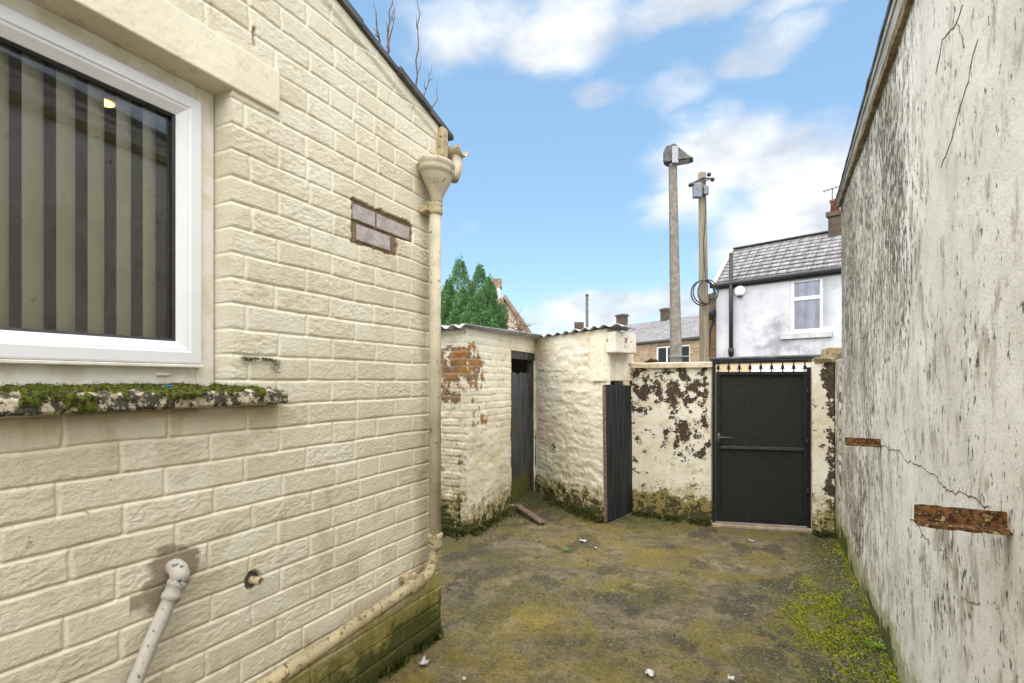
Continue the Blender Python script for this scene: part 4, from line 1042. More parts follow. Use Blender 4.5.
# far door leaf standing in the other doorway
q0 = np.array(onZ(607.5, 523, 0.0)); q1 = np.array(onZ(634, 513.5, 0.0)); qd = (q1 - q0); ql = np.linalg.norm(qd); qd /= ql; qn = np.array([qd[1], -qd[0], 0])
d2 = MB(); nb = 4; wd = ql / nb; lean = -.03
for i in range(nb):
    o_ = q0 + qd * (wd * i + .001); hh = 1.462 - .004 * i
    pts = [o_, o_ + qd * (wd - .002), o_ + qd * (wd - .002) - qn * .036, o_ - qn * .036]
    sh = np.array([-.012, .0, 0]) ; d2.hexa([p + Z3 * .015 for p in pts] + [p + Z3 * hh - qn * .02 + qd * -.0 for p in pts])
d2o = d2.build('door', M['door2'], oh, bevel=.003); d2o['label'] = 'plain dark worn door leaf standing ajar in the low doorway'
MB().hexa([p + Z3 * .015 for p in (q0 - qd * .014, q0 - qd * .001, q0 - qd * .001 - qn * .036, q0 - qd * .014 - qn * .036)] + [p + Z3 * 1.45 - qn * .02 for p in (q0 - qd * .014, q0 - qd * .001, q0 - qd * .001 - qn * .036, q0 - qd * .014 - qn * .036)]).build('edge_strip', M['oldwood'], d2o)
# board on the ground
p0 = onZ(517, 505, .09); p1 = onZ(543, 523, .03)
pl = MB().bar(p0, p1, .075, .022).build('wooden_plank', M['oldwood'], bevel=.003)
tag(pl, 'short brown wooden plank lying against the step of the near outhouse door', 'plank')

# =================================================================== GATE
g0 = np.array([-.540, 5.735, 0]); g1 = np.array([.362, 5.955, 0]); gd = (g1 - g0); gl = np.linalg.norm(gd); gd /= gl; gn = np.array([gd[1], -gd[0], 0])
gate = thing('metal_gate', 'black metal yard gate with mid rail and spiked top railing', 'gate', (g0 + g1) / 2)
zb0, zt0 = .045, 1.595
fm = MB()
fm.obox(g0 + gd * .035 + Z3 * zb0, gd, gn, Z3, .04, .04, zt0 - zb0); fm.obox(g0 + gd * (gl - .075) + Z3 * zb0, gd, gn, Z3, .04, .04, zt0 - zb0)
fm.obox(g0 + gd * .075 + Z3 * zb0, gd, gn, Z3, gl - .15, .04, .04); fm.obox(g0 + gd * .075 + Z3 * (zt0 - .035), gd, gn, Z3, gl - .15, .04, .035)
MB().obox(g0 + gd * .075 + Z3 * .80, gd, gn, Z3, gl - .15, .045, .028).build('mid_rail', simple('worn_grey_rail', (.03, .032, .034), (.06, .062, .064), 30, .5, .4, 0, 0), gate, bevel=.003)
fm.build('frame', M['black_steel'], gate, bevel=.003)
MB().obox(g0 + gd * .07 + gn * .012 + Z3 * (zb0 + .01), gd, gn, Z3, gl - .14, .004, zt0 - zb0 - .02).build('panel', M['gate'], gate)
for s in (.0, gl - .03):
    MB().obox(g0 + gd * s - gn * .02 + Z3 * 0, gd, gn, Z3, .03, .045, 1.70 if s == 0 else 1.64).build('jamb', M['black_steel'], gate, bevel=.002)
rl = MB(); rl.obox(g0 + gd * .03 + gn * .005 + Z3 * 1.690, gd, gn, Z3, gl - .06, .03, .026)
rl.build('top_rail', M['black_steel'], gate, bevel=.002)
for i in range(9):
    u_ = .055 + (gl - .11) * i / 8; c = g0 + gd * u_ + gn * .02
    b = MB(); b.tube([c + Z3 * 1.59, c + Z3 * 1.695], .006, 8)
    b.tube([c + Z3 * 1.615, c + Z3 * 1.625, c + Z3 * 1.645, c + Z3 * 1.672], [.004, .011, .017, .003], 8)
    for sg in (-1, 1): b.tube([c + Z3 * 1.622, c + gd * .018 * sg + Z3 * 1.626, c + gd * .022 * sg + Z3 * 1.616], [.005, .005, .003], 6)
    b.build('spike', M['black_steel'], gate, smooth=True)
hd = MB(); hc = g0 + gd * .06 + gn * .045 + Z3 * .90
hd.obox(hc - gd * .018 - Z3 * .05, gd, gn, Z3, .03, .008, .11); hd.tube([hc + Z3 * .02, hc + gn * .035 + Z3 * .02, hc + gn * .04 + gd * .02 + Z3 * .02, hc + gn * .04 + gd * .11 + Z3 * .018], .009, 8)
hd.build('handle', M['lamp_metal'], gate, smooth=True)
for z in (.35, .85, 1.35):
    c = g0 + gd * (gl - .035) + gn * .04 + Z3 * z; MB().tube([c, c + Z3 * .07], .012, 8).build('hinge', M['black_steel'], gate, smooth=True)
MB().obox(g0 - gd * .01 + gn * -.06 + Z3 * -.03, gd, gn, Z3, gl + .01, .15, .055).build('threshold', simple('pale_concrete_step', (.42, .33, .24), (.28, .22, .16), 9, .9), None, bevel=.008)
tag(bpy.data.objects['threshold'], 'pale concrete threshold under the black metal gate', 'step')

# =================================================================== LAMP POST, TELEGRAPH POLE
Ld = 9.4
lb = atD(676, 360, Ld); ltp = atD(672.5, 150, Ld)
lamp = thing('street_lamp', 'tall concrete street lamp with hooded grey head behind the yard wall', 'street lamp', (lb[0], lb[1], -.03))
slope = (ltp - lb) / (ltp[2] - lb[2])
def lpt(z): return lb + slope * (z - lb[2])
def sqpole(mb, p, w, c=.35):
    n = 8; b = len(mb.v)
    for q, w_ in zip(p, w):
        h = w_ / 2; e = h * (1 - c)
        for x, y in ((-e, -h), (e, -h), (h, -e), (h, e), (e, h), (-e, h), (-h, e), (-h, -e)): 
            v = q + RT * x + FW * y; mb.v.append(tuple(v))
    for i in range(len(p) - 1):
        for k_ in range(n): mb.f.append((b + i * n + k_, b + i * n + (k_ + 1) % n, b + (i + 1) * n + (k_ + 1) % n, b + (i + 1) * n + k_))
    mb.f.append(tuple(b + k_ for k_ in range(n))); mb.f.append(tuple(b + (len(p) - 1) * n + k_ for k_ in range(n)))
    return mb
zt = ltp[2]
sqpole(MB(), [lpt(-.03), lpt(1.2), lpt(3), lpt(zt - .28)], [.215, .205, .162, .128]).build('post', M['conc_pole'], lamp)
sqpole(MB(), [lpt(zt - .30), lpt(zt - .02)], [.13, .11]).build('bracket', M['lamp_pale'], lamp)
hd = MB(); c = lpt(zt)
ax = (RT * .83 - FW * .35); ax = ax / np.linalg.norm(ax); sx_ = np.array([ax[1], -ax[0], 0])
def ring(t, w, z0, z1): p = c + ax * t; return [p - sx_ * w + Z3 * z0, p + sx_ * w + Z3 * z0, p + sx_ * w * .75 + Z3 * z1, p - sx_ * w * .75 + Z3 * z1]
rs = [ring(-.16, .08, -.22, -.04), ring(-.10, .13, -.25, .055), ring(.05, .14, -.25, .075), ring(.14, .14, -.25, -.03), ring(.28, .13, -.25, -.17), ring(.36, .10, -.24, -.22)]
vs = [p for r_ in rs for p in r_]; fs = [(3, 2, 1, 0), tuple(len(vs) - 4 + i for i in range(4))]
for i in range(len(rs) - 1):
    for k_ in range(4):
        if k_ == 0 and False: continue
        fs.append((i * 4 + k_, i * 4 + (k_ + 1) % 4, (i + 1) * 4 + (k_ + 1) % 4, (i + 1) * 4 + k_))
hdo = hd.add(vs, fs).build('lamp_head', M['lamp_metal'], lamp, bevel=.012)
MB().obox(c + ax * .09 - sx_ * .09 + Z3 * -.265, ax, sx_, Z3, .2, .18, .014).build('diffuser', M['lamp_pale'], hdo)
MB().obox(c - RT * .055 - FW * .165 - Z3 * .30, RT, FW, Z3, .11, .02, .30).build('front_clip', M['lamp_pale'], hdo, bevel=.004)
MB().bar(lpt(1.95) - RT * .2 - FW * .13, lpt(1.95) + RT * .22 - FW * .13, .02, .02).tube([lpt(1.95) - RT * .14 - FW * .1, lpt(1.95) - RT * .14 - FW * .2], .012, 6).build('strap', M['steel'], lamp)

Td = 13.0
tb = atD(704.5, 358, Td); tt = atD(702, 173, Td)
tp = thing('telegraph_pole', 'wooden telegraph pole with grey junction box and coiled cable', 'pole', (tb[0], tb[1], -.03))
sl2 = (tt - tb) / (tt[2] - tb[2])
def tpt(z): return tb + sl2 * (z - tb[2])
zT = tt[2]
MB().tube([tpt(-.03), tpt(1.5), tpt(3.5), tpt(zT)], [.125, .12, .112, .092], 14).build('post', M['wood_pole'], tp, smooth=True)
def q_(px, py, f=.0): return atD(px, py, Td - f)
MB().obox(q_(694, 197, .22), RT, FW, Z3, .21, .14, .36).build('junction_box', M['grey_box'], tp, bevel=.02)
MB().obox(q_(704, 194, .2), RT, FW, Z3, .13, .12, .22).build('small_box', M['grey_box'], tp, bevel=.015)
ar = MB(); ar.bar(q_(690, 185, .15), q_(704, 178, .15), .05, .05); ar.bar(q_(703, 178, .12), q_(713, 179, .12), .03, .03); ar.bar(q_(704, 182, .12), q_(711, 178, .12), .025, .025)
ar.build('crossarm', M['black'], tp)
for (x, y) in ((709, 174.5), (712.5, 179.5), (690.5, 185)): MB().sphere(q_(x, y, .15), .055, 10, 6).build('insulator', M['black'], tp, smooth=True)
MB().tube([q_(705, 196, .2), q_(705.5, 215, .17), q_(703.5, 245, .16), q_(704.5, 268, .17), q_(706, 280, .2)], .013, 6).build('cable', M['black'], tp)
cm = MB()
for k_, (rx, ry, cx_, cy_) in enumerate(((.285, .31, 702.5, 293), (.27, .29, 704, 292), (.25, .30, 708, 292))):
    pts = [];
    for i in range(41):
        a = 2 * PI * i / 40; pts.append(q_(cx_, cy_, .24 + .02 * k_) + RT * rx * math.cos(a) + Z3 * ry * math.sin(a))
    cm.tube(pts, .016, 6)
cm.build('cable_coil', M['black'], tp, smooth=True)

# thin metal pole far left
p = atD(587, 345, 19); pt = atD(587, 295, 19)
tag(MB().tube([(p[0], p[1], -.05), tuple(pt)], .055, 8).lathe((pt[0], pt[1], pt[2] - .02), [(.07, 0), (.07, .03), (.03, .06)], 8).build('vent_pole', M['lamp_metal'], smooth=True), 'thin dark vent pole rising behind the corrugated outhouse roof', 'pole')

# =================================================================== WHITE HOUSE
def rect_attr_quad(P0, eu, ev, lu, lv, nu, nv): pass
def sheet(name, o, u, v, lu, lv, mat, parent, thick=.0, su=.25, sv=.25, disp=None, extra=None, holes=()):
    """flat or stepped sheet with ru/rv attributes"""
    o, u, v = [np.array(a, float) for a in (o, u, v)]; n = np.cross(u, v)
    us_ = np.linspace(0, lu, max(2, int(lu / su) + 1)); vs_ = np.linspace(0, lv, max(2, int(lv / sv) + 1))
    for h in holes:
        us_ = np.unique(np.concatenate([us_[(np.abs(us_ - h[0]) > .02) & (np.abs(us_ - h[1]) > .02)], [h[0], h[1]]])); vs_ = np.unique(np.concatenate([vs_[(np.abs(vs_ - h[2]) > .02) & (np.abs(vs_ - h[3]) > .02)], [h[2], h[3]]]))
    U, V = np.meshgrid(us_, vs_); D_ = disp(U, V) if disp else U * 0
    P_ = o + U[..., None] * u + V[..., None] * v + D_[..., None] * n
    n0, n1 = U.shape; idx = np.arange(n0 * n1).reshape(n0, n1)
    Q = np.stack([idx[:-1, :-1], idx[:-1, 1:], idx[1:, 1:], idx[1:, :-1]], -1).reshape(-1, 4)
    uc = ((U[:-1, :-1] + U[1:, 1:]) / 2).ravel(); vc = ((V[:-1, :-1] + V[1:, 1:]) / 2).ravel(); keep = np.ones(len(Q), bool)
    for h in holes: keep &= ~((uc > h[0]) & (uc < h[1]) & (vc > h[2]) & (vc < h[3]))
    at = {'ru': U, 'rv': V}
    if extra: at['grime'] = extra(U, V)
    ob = link(name, np_mesh(name, P_.reshape(-1, 3), Q[keep], at), mat, parent)
    if thick:
        m_ = ob.modifiers.new('t', 'SOLIDIFY'); m_.thickness = thick; m_.offset = -1
    return ob
def slates(name, o, u, v, lu, lv, mat, parent, row):
    """stepped courses, each tail lifted"""
    o, u, v = [np.array(a, float) for a in (o, u, v)]; n = np.cross(u, v); rows = int(lv / row)
    r2 = np.random.default_rng(5); VV = []; QQ = []; ru = []; rv = []
    nu = max(2, int(lu / .3))
    for r_ in range(rows + 1):
        v0 = r_ * row; v1 = min(v0 + row, lv)
        if v1 <= v0: break
        jit = r2.normal(0, .005, nu + 1)
        for i in range(nu):
            for half in range(1):
                u0 = lu * i / nu; u1 = lu * (i + 1) / nu; b = len(VV)
                lift = .022 + jit[i]
                sag = .03 * math.sin(u0 * .8) * math.sin(PI * v0 / lv)
                for (uu, vv, hh) in ((u0, v0, lift), (u1, v0, lift), (u1, v1 + .01, .0), (u0, v1 + .01, .0), (u0, v0, -.02), (u1, v0, -.02)):
                    VV.append(o + u * uu + v * vv + n * (hh + sag)); ru.append(uu); rv.append(vv if vv < v1 else v1 - .001)
                QQ.append((b, b + 1, b + 2, b + 3)); QQ.append((b + 4, b + 5, b + 1, b))
    ob = link(name, np_mesh(name, np.array(VV), np.array(QQ), {'ru': ru, 'rv': rv}), mat, parent)
    m_ = ob.modifiers.new('t', 'SOLIDIFY'); m_.thickness = .03; m_.offset = -1
    return ob
def brickbox(name, c, eu, ev, lu, lv, z0, z1, mat, parent):
    """box with ru/rv mapping, c = centre of footprint"""
    vs = []; q = []; ru = []; rv = []
    c = np.array([c[0], c[1], 0.]); cor = [c - eu * lu / 2 - ev * lv / 2, c + eu * lu / 2 - ev * lv / 2, c + eu * lu / 2 + ev * lv / 2, c - eu * lu / 2 + ev * lv / 2]
    acc = 0
    for i in range(4):
        a, b_ = cor[i], cor[(i + 1) % 4]; ln = np.linalg.norm(b_ - a); k_ = len(vs)
        vs += [a + Z3 * z0, b_ + Z3 * z0, b_ + Z3 * z1, a + Z3 * z1]; ru += [acc, acc + ln, acc + ln, acc]; rv += [z0, z0, z1, z1]; q.append((k_, k_ + 1, k_ + 2, k_ + 3)); acc += ln + .05
    k_ = len(vs); vs += [p_ + Z3 * z1 for p_ in cor]; ru += [0, lu, lu, 0]; rv += [0, 0, lv, lv]; q.append((k_, k_ + 1, k_ + 2, k_ + 3))
    return link(name, np_mesh(name, np.array(vs), np.array(q), {'ru': ru, 'rv': rv}), mat, parent)

Qp = atD(780, 381, 15.0); eL = np.array([-.95, .313, 0]); eL /= np.linalg.norm(eL); eR = -eL; eN = np.array([-eL[1], eL[0], 0]) * -1   # eN: away from camera
if np.dot(eN, FW) < 0: eN = -eN
P0 = onP(716.5, 284, Qp, eN); zE = P0[2]
wh = thing('white_house', 'grubby white rendered house with slate roof and white window behind the gate', 'house', (P0[0], P0[1], -.05))
WL = 9.0
C0 = np.array([P0[0], P0[1], -.05])
def fx(px, py): p_ = onP(px, py, Qp, eN); return np.dot(p_ - C0, eR), p_[2] + .05
wu0, wz1 = fx(790, 280); wu1, wz0 = fx(823, 331)
sheet('wall', C0, eR, Z3, WL, zE + .05, M['whouse'], wh, .25, .3, .3, extra=lambda U, V: .55 * np.exp(-((U - 2.1) / .8) ** 2 - ((V - 2.75) / .6) ** 2) + .2 * sst(3.0, 2.1, V), holes=[(wu0, wu1, wz0, wz1)])
# gable side wall and ridge geometry
ridge_px = 735
def tsolve():
    lo, hi = 0, 10
    for _ in range(50):
        m_ = (lo + hi) / 2; p_ = C0 + eN * m_; dx_ = p_ - EYE; xx = 512 + 512 * np.dot(dx_, RT) / np.dot(dx_, FW)
        if xx < ridge_px: lo = m_
        else: hi = m_
    return m_
tR = tsolve(); pr = C0 + eN * tR; dep = np.dot(pr - EYE, FW); zR = 1.5 + (381 - 249.5) / 512 * dep
print('white house eave z', zE, 'ridge t', tR, 'ridge z', zR, 'win', wu0, wu1, wz0, wz1)
eO = .12
gab = MB().prism([C0 + eN * .26, C0 + eN * 2 * tR, C0 + eN * 2 * tR + Z3 * (zE + .05), C0 + eN * tR + Z3 * (zR + .0), C0 + eN * .26 + Z3 * (zE + .05 + .26 * (zR - zE) / tR - .05)], eR * .25)
gab.obox(C0 + eN * (2 * tR - .25) + eR * .26, eR, eN, Z3, WL - .26, .25, zE)
gab.build('gable_wall', M['whouse'], wh)
sv_ = np.array(eN * tR + Z3 * (zR - zE)); svl = np.linalg.norm(sv_); sv_ /= svl
slates('roof', C0 + Z3 * (zE + .05) - sv_ * .12 + eL * .05, eR, sv_, WL, svl + .12, M['wslate'], wh, .2)
sv2 = np.array(-eN * tR + Z3 * (zR - zE)); sv2 /= np.linalg.norm(sv2)
slates('roof', C0 + eN * 2 * tR + Z3 * (zE + .05) + eR * WL, eL, sv2, WL, svl, M['wslate'], wh, .2)
MB().bar(C0 + eL * .07 - sv_ * .16 + Z3 * (zE + .07), C0 + eL * .07 + sv_ * (svl + .02) + Z3 * (zE + .07), .12, .09).build('verge', M['board'], wh)
MB().bar(C0 + eN * tR + Z3 * (zR + .08) + eL * .05, C0 + eN * tR + Z3 * (zR + .08) + eR * WL, .2, .05).build('ridge_tiles', M['slate_edge'], wh, bevel=.02)
MB().tube([C0 - eN * .12 + Z3 * (zE - .02) + eL * .15, C0 - eN * .12 + Z3 * (zE - .02) + eR * WL], .07, 8).bar(C0 - eN * .025 + Z3 * (zE - .06) + eL * .02, C0 - eN * .025 + Z3 * (zE - .06) + eR * WL, .04, .16).build('gutter', M['black'], wh)
sp = onP(731, 253, Qp - eN * .12, eN); sb = onP(731, 353, Qp - eN * .12, eN)
MB().tube([(sp[0], sp[1], sb[2] - .2), tuple(sp)], .062, 10).tube([(sp[0], sp[1], sb[2] - .05), (sp[0], sp[1], sb[2] + .15)], .085, 10).build('soil_pipe', M['black'], wh, smooth=True)
ab = onP(740.5, 291, Qp - eN * .02, eN)
al = MB().tube([ab + eN * .02, ab - eN * .06, ab - eN * .09], [.16, .16, .1], 16).build('alarm_box', M['white_paint'], wh, smooth=False)
MB().obox(ab - eN * .03 - Z3 * .19 + eL * .07, eR, -eN, Z3, .14, .05, .05).build('alarm_lamp', M['black'], al)
# window
W0 = C0 + eR * wu0 + Z3 * wz0; ww, wh_ = wu1 - wu0, wz1 - wz0
def wbar(mb, a, b_, c_, d_, off=.05, th=.06): return mb.obox(W0 + eR * a + Z3 * c_ + eN * off, eR, eN, Z3, b_ - a, th, d_ - c_)
wf = MB(); fw_ = .09
wbar(wf, 0, fw_, 0, wh_); wbar(wf, ww - fw_, ww, 0, wh_); wbar(wf, fw_, ww - fw_, 0, fw_); wbar(wf, fw_, ww - fw_, wh_ - fw_, wh_); wbar(wf, fw_, ww - fw_, wh_ * .60, wh_ * .60 + .10)
wfo = wf.build('window', M['white_paint'], wh, bevel=.008)
wbar(MB(), .04, ww - .04, .04, wh_ - .04, .085, .006).build('pane', M['farglass'], wfo)
MB().obox(W0 + eN * .105 + eR * .02 + Z3 * .02, eR, eN, Z3, ww - .04, .02, wh_ * .98).build('net_curtain', M['cord'], wfo)
MB().obox(W0 + eN * .26 - eR * .1 - Z3 * .1, eR, eN, Z3, ww + .2, .05, wh_ + .2).build('dark_room', M['roomwall'], wfo)
su0, sz = fx(781.5, 339); su1, sz1 = fx(833, 334)
MB().obox(C0 + eR * su0 + Z3 * (wz0 - .18) - eN * .09, eR, eN, Z3, su1 - su0, .3, .16).build('sill', simple('grey_sill_stone', (.55, .54, .55), (.38, .37, .37), 5, .9), wfo, bevel=.015)
MB().obox(C0 + eR * (wu0 - .06) + Z3 * (wz1 - .001) - eN * .03, eR, eN, Z3, ww + .12, .03, .05).build('drip_head', M['slate_edge'], wfo)
# chimney on the ridge
lo, hi = 0, WL
for _ in range(50):
    m_ = (lo + hi) / 2; p_ = C0 + eN * tR + eR * m_ - EYE; xx = 512 + 512 * np.dot(p_, RT) / np.dot(p_, FW)
    if xx < 840: lo = m_
    else: hi = m_
cb = C0 + eN * tR + eR * m_; cdp = np.dot(cb - EYE, FW)
zc1 = 1.5 + (381 - 213) / 512 * cdp
ch = brickbox('chimney', cb, eR, eN, .5, .5, zR - .4, zc1, M['chimbrick'], wh)
brickbox('chimney_cap', cb, eR, eN, .6, .6, zc1 - .12, zc1 + .02, M['chimbrick'], ch)
for s in (-.13, .13): MB().lathe((cb[0] + eR[0] * s, cb[1] + eR[1] * s, zc1 + .02), [(.12, 0), (.11, .3), (.14, .34), (.14, .4), (.1, .4)], 12).build('chimney_pot', M['pot'], ch, smooth=True)
an = MB(); q0a = cb + eL * .2 + Z3 * (zc1 - .2); an.tube([q0a, q0a + Z3 * 1.05], .015, 6); an.tube([q0a + Z3 * 1.0 - eR * .25, q0a + Z3 * 1.05 + eR * .2], .012, 6)
for t in (-.2, -.1, 0, .1): an.tube([q0a + Z3 * (1.02 + t * .1) + eR * t - eN * .12, q0a + Z3 * (1.02 + t * .1) + eR * t + eN * .12], .008, 5)
an.build('aerial', M['lamp_metal'], ch)

# garage in front of the white house
gq = atD(760, 356, 12.6); 
ga = thing('garage', 'flat roofed cream boarded garage in front of the white house seen through the gate railing', 'garage', (gq[0], gq[1], -.05))
def gx(px, py, dd=0): return onP(px, py, gq - eN * dd, eN)
ga0 = gx(714, 352); gz = gx(770, 354)[2]; gl0 = np.array([ga0[0], ga0[1], -.05])
gA = thing  # alias
GLn = 6
MB().obox(gl0, eR, eN, Z3, GLn, 1.7, gz - .165 + .05).build('wall', M['garage'], ga)
MB().obox(gl0 - eN * .035 + eL * .05 + Z3 * (gz - .16 + .0), eR, eN, Z3, GLn + .1, 1.95, .09).build('fascia', M['black'], ga, bevel=.01)
MB().obox(gl0 - eN * .07 + eL * .08 + Z3 * (gz - .065), eR, eN, Z3, GLn + .16, 2.0, .07).build('roof', M['felt'], ga, bevel=.03)
MB().obox(gl0 - eN * .03 + eR * .95 + Z3 * .06, eR, eN, Z3, 2.4, .028, gz - .30).build('door', M['white_paint'], ga)

# brown brick wing left of the white house
bx0 = atD(705, 381, 18.5); bx1 = atD(722, 381, 18.5); wl_ = np.linalg.norm(bx1 - bx0)
bz = 1.5 + (381 - 299) / 512 * 18.5
bwg = thing('brick_wing', 'narrow brown brick house wing between telegraph pole and white house', 'house', (bx0[0], bx0[1], -.05))
wF = ray(716, 381) * np.array([1, 1, 0]); wF /= np.linalg.norm(wF); wR = np.array([wF[1], -wF[0], 0]); cen = (bx0 + bx1) / 2 + wF * 2
brickbox('wall', cen, wR, wF, wl_, 4.0, -.05, bz, M['brownbrick'], bwg)
MB().hexa([tuple(cen + wR * a * (wl_ / 2 + .04) + wF * b_ * 2.1 + Z3 * (bz - 1.5)) for a, b_ in ((-1, -1), (1, -1), (1, 1), (-1, 1))] + [tuple(cen + wR * a * (wl_ / 2 + .04) + wF * b_ * 2.1 + Z3 * (bz - 1.5 + (.1 if a < 0 else .35))) for a, b_ in ((-1, -1), (1, -1), (1, 1), (-1, 1))]).build('roof', M['slate_edge'], bwg)
c_ = atD(713, 299, 18.4); MB().tube([atD(713.5, 306, 18.3), atD(713, 322, 18.3), atD(709.5, 332, 18.3), atD(708.5, 357, 18.3)], .045, 8).build('drain_pipe', M['black'], bwg, smooth=True)
dish = MB(); dc = atD(709, 313, 18.2); dish.tube([dc, dc + FW * .03, dc + FW * .1], [.26, .24, .08], 16); dish.bar(dc + FW * .05, dc + FW * .3 + Z3 * .1, .03, .03)
dish.build('satellite_dish', M['lamp_metal'], bwg, smooth=True)

# stone terrace far behind
Tq = atD(666, 339.7, 36.0); tL = np.array([-.833, .553, 0]); tL /= np.linalg.norm(tL); tRr = -tL; tN = np.array([tL[1], -tL[0], 0])
if np.dot(tN, FW) < 0: tN = -tN
T0 = onP(716, 334.5, Tq, tN); zTe = Tq[2]
te = thing('stone_terrace', 'far buff stone terrace with grey slate roof behind the lamp post', 'house', (T0[0], T0[1], -.05))
TL = 26.0; Tc = np.array([T0[0], T0[1], -.05]) + tRr * 4; 
def tx(px, py): p_ = onP(px, py, Tq, tN); return np.dot(p_ - (Tc + tL * TL), tRr), p_[2] + .05
TC0 = Tc + tL * TL
h0 = tx(656, 358); h1 = tx(690, 344)
hu0, hu1, hz0, hz1 = h0[0], h1[0], 1.9, h1[1]
sheet('wall', TC0, tRr, Z3, TL, zTe + .05, M['stone'], te, .3, .5, .5, holes=[(hu0, hu1, hz0, hz1)])
tRun = 4.2
# ridge height from the picture
pm = Tq + tN * tRun; depm = np.dot(pm - EYE, FW); xm = 512 + 512 * np.dot(pm - EYE, RT) / depm
zTr = 1.5 + (381 - (315 + (699 - xm) * .133)) / 512 * depm
print('terrace eave', zTe, 'ridge', zTr, xm)
sv3 = tN * tRun + Z3 * (zTr - zTe); s3l = np.linalg.norm(sv3); sv3 = sv3 / s3l
slates('roof', TC0 + Z3 * (zTe + .05) - sv3 * .25, tRr, sv3, TL, s3l + .25, M['tslate'], te, .3)
MB().prism([TC0 + tN * .31, TC0 + tN * 2 * tRun, TC0 + tN * 2 * tRun + Z3 * zTe, TC0 + tN * tRun + Z3 * (zTr - .05), TC0 + tN * .31 + Z3 * zTe], tRr * TL).build('wall_core', M['stone'], te)
MB().bar(TC0 + Z3 * (zTe - .02) - tN * .15, TC0 + Z3 * (zTe - .02) - tN * .15 + tRr * TL, .14, .14).build('gutter', M['lamp_metal'], te)
W1 = TC0 + tRr * hu0 + Z3 * hz0; tw = hu1 - hu0; th_ = hz1 - hz0
wf = MB()
for (a, b_, c_, d_) in ((0, .12, 0, th_), (tw - .12, tw, 0, th_), (.12, tw - .12, 0, .12), (.12, tw - .12, th_ - .12, th_), (tw * .3, tw * .3 + .1, .12, th_ - .12), (tw * .7, tw * .7 + .1, .12, th_ - .12)):
    wf.obox(W1 + tRr * a + Z3 * c_ + tN * .06, tRr, tN, Z3, b_ - a, .08, d_ - c_)
wo2 = wf.build('window', M['white_paint'], te)
MB().obox(W1 + tRr * .05 + Z3 * .05 + tN * .1, tRr, tN, Z3, tw - .1, .01, th_ - .1).build('pane', M['farglass'], wo2)
MB().obox(W1 + tRr * .05 + Z3 * .05 + tN * .125, tRr, tN, Z3, tw - .1, .03, th_ - .1).build('net_curtain', M['cord'], wo2)
def tchim(px, ytop, wpx, lab):
    lo, hi = -10, TL + 10
    for _ in range(60):
        m_ = (lo + hi) / 2; p_ = TC0 + tN * tRun + tRr * m_ - EYE; xx = 512 + 512 * np.dot(p_, RT) / np.dot(p_, FW)
        if xx < px: lo = m_
        else: hi = m_
    cb_ = TC0 + tN * tRun + tRr * m_; dp_ = np.dot(cb_ - EYE, FW); z1 = 1.5 + (381 - ytop) / 512 * dp_; w_ = wpx / 512 * dp_
    c1 = brickbox('chimney', cb_, tRr, tN, w_ * .8, .6, zTr - .6, z1, M['chimbrick'], te); brickbox('chimney_cap', cb_, tRr, tN, w_ * .95, .75, z1 - .2, z1 - .05, M['chimbrick'], c1)
    return c1
tchim(622, 314.5, 12, ''); tchim(666, 308.5, 10, '')
# separate farther chimney seen over the shed roof
fh = thing('far_house', 'distant roof and chimney just visible over the corrugated roof', 'house', atD(579, 345, 45))
fc = atD(579, 340, 45); zf = 1.5 + (381 - 322.5) / 512 * 45
brickbox('chimney', fc, RT, FW, .75, .7, 4.5, zf, M['chimbrick'], fh); 
MB().prism([atD(560, 381, 45) * np.array([1, 1, 0]), atD(612, 381, 45) * np.array([1, 1, 0]), atD(612, 333, 45), atD(560, 333, 45)], FW * 6).build('wall', M['tslate'], fh)

# pinkish gable and white chimney at the left
pkd = 15.0
pg = thing('rendered_gable', 'peeling pinkish gable end with sloping coping beside the conifer', 'house', atD(510, 381, pkd) * np.array([1, 1, 0]))
ap = [atD(480, 333, pkd), atD(501, 299, pkd), atD(505, 297, pkd), atD(534, 340, pkd)]
base = [np.array([ap[3][0], ap[3][1], -.05]), np.array([ap[0][0], ap[0][1], -.05])]
MB().prism([base[1], base[0], ap[3], ap[2], ap[1], ap[0]], FW * 5).build('wall', M['pink'], pg)
MB().bar(ap[2] - FW * .06 + RT * -.02 + Z3 * .02, ap[3] - FW * .06 + Z3 * .02, .16, .1).bar(ap[1] - FW * .06, ap[0] - FW * .06, .16, .1).bar(atD(502.5, 298, pkd - .08), atD(502.5, 312, pkd - .08), .1, .1).build('coping', M['pinkstone'], pg)
wc = atD(496.3, 330, 17.5); zc = 1.5 + (381 - 287) / 512 * 17.5
c1 = MB().obox(np.array([wc[0], wc[1], 2.2]) - RT * .11, RT, FW, Z3, .24, .5, zc - 2.2); c1.build('chimney', M['white_paint'], pg)
MB().obox(np.array([wc[0], wc[1], zc]) - RT * .16 - FW * .05, RT, FW, Z3, .34, .6, .0 + .28).build('chimney_cap', M['pinkstone'], bpy.data.objects[[o.name for o in pg.children if o.name.startswith('chimney')][0]])

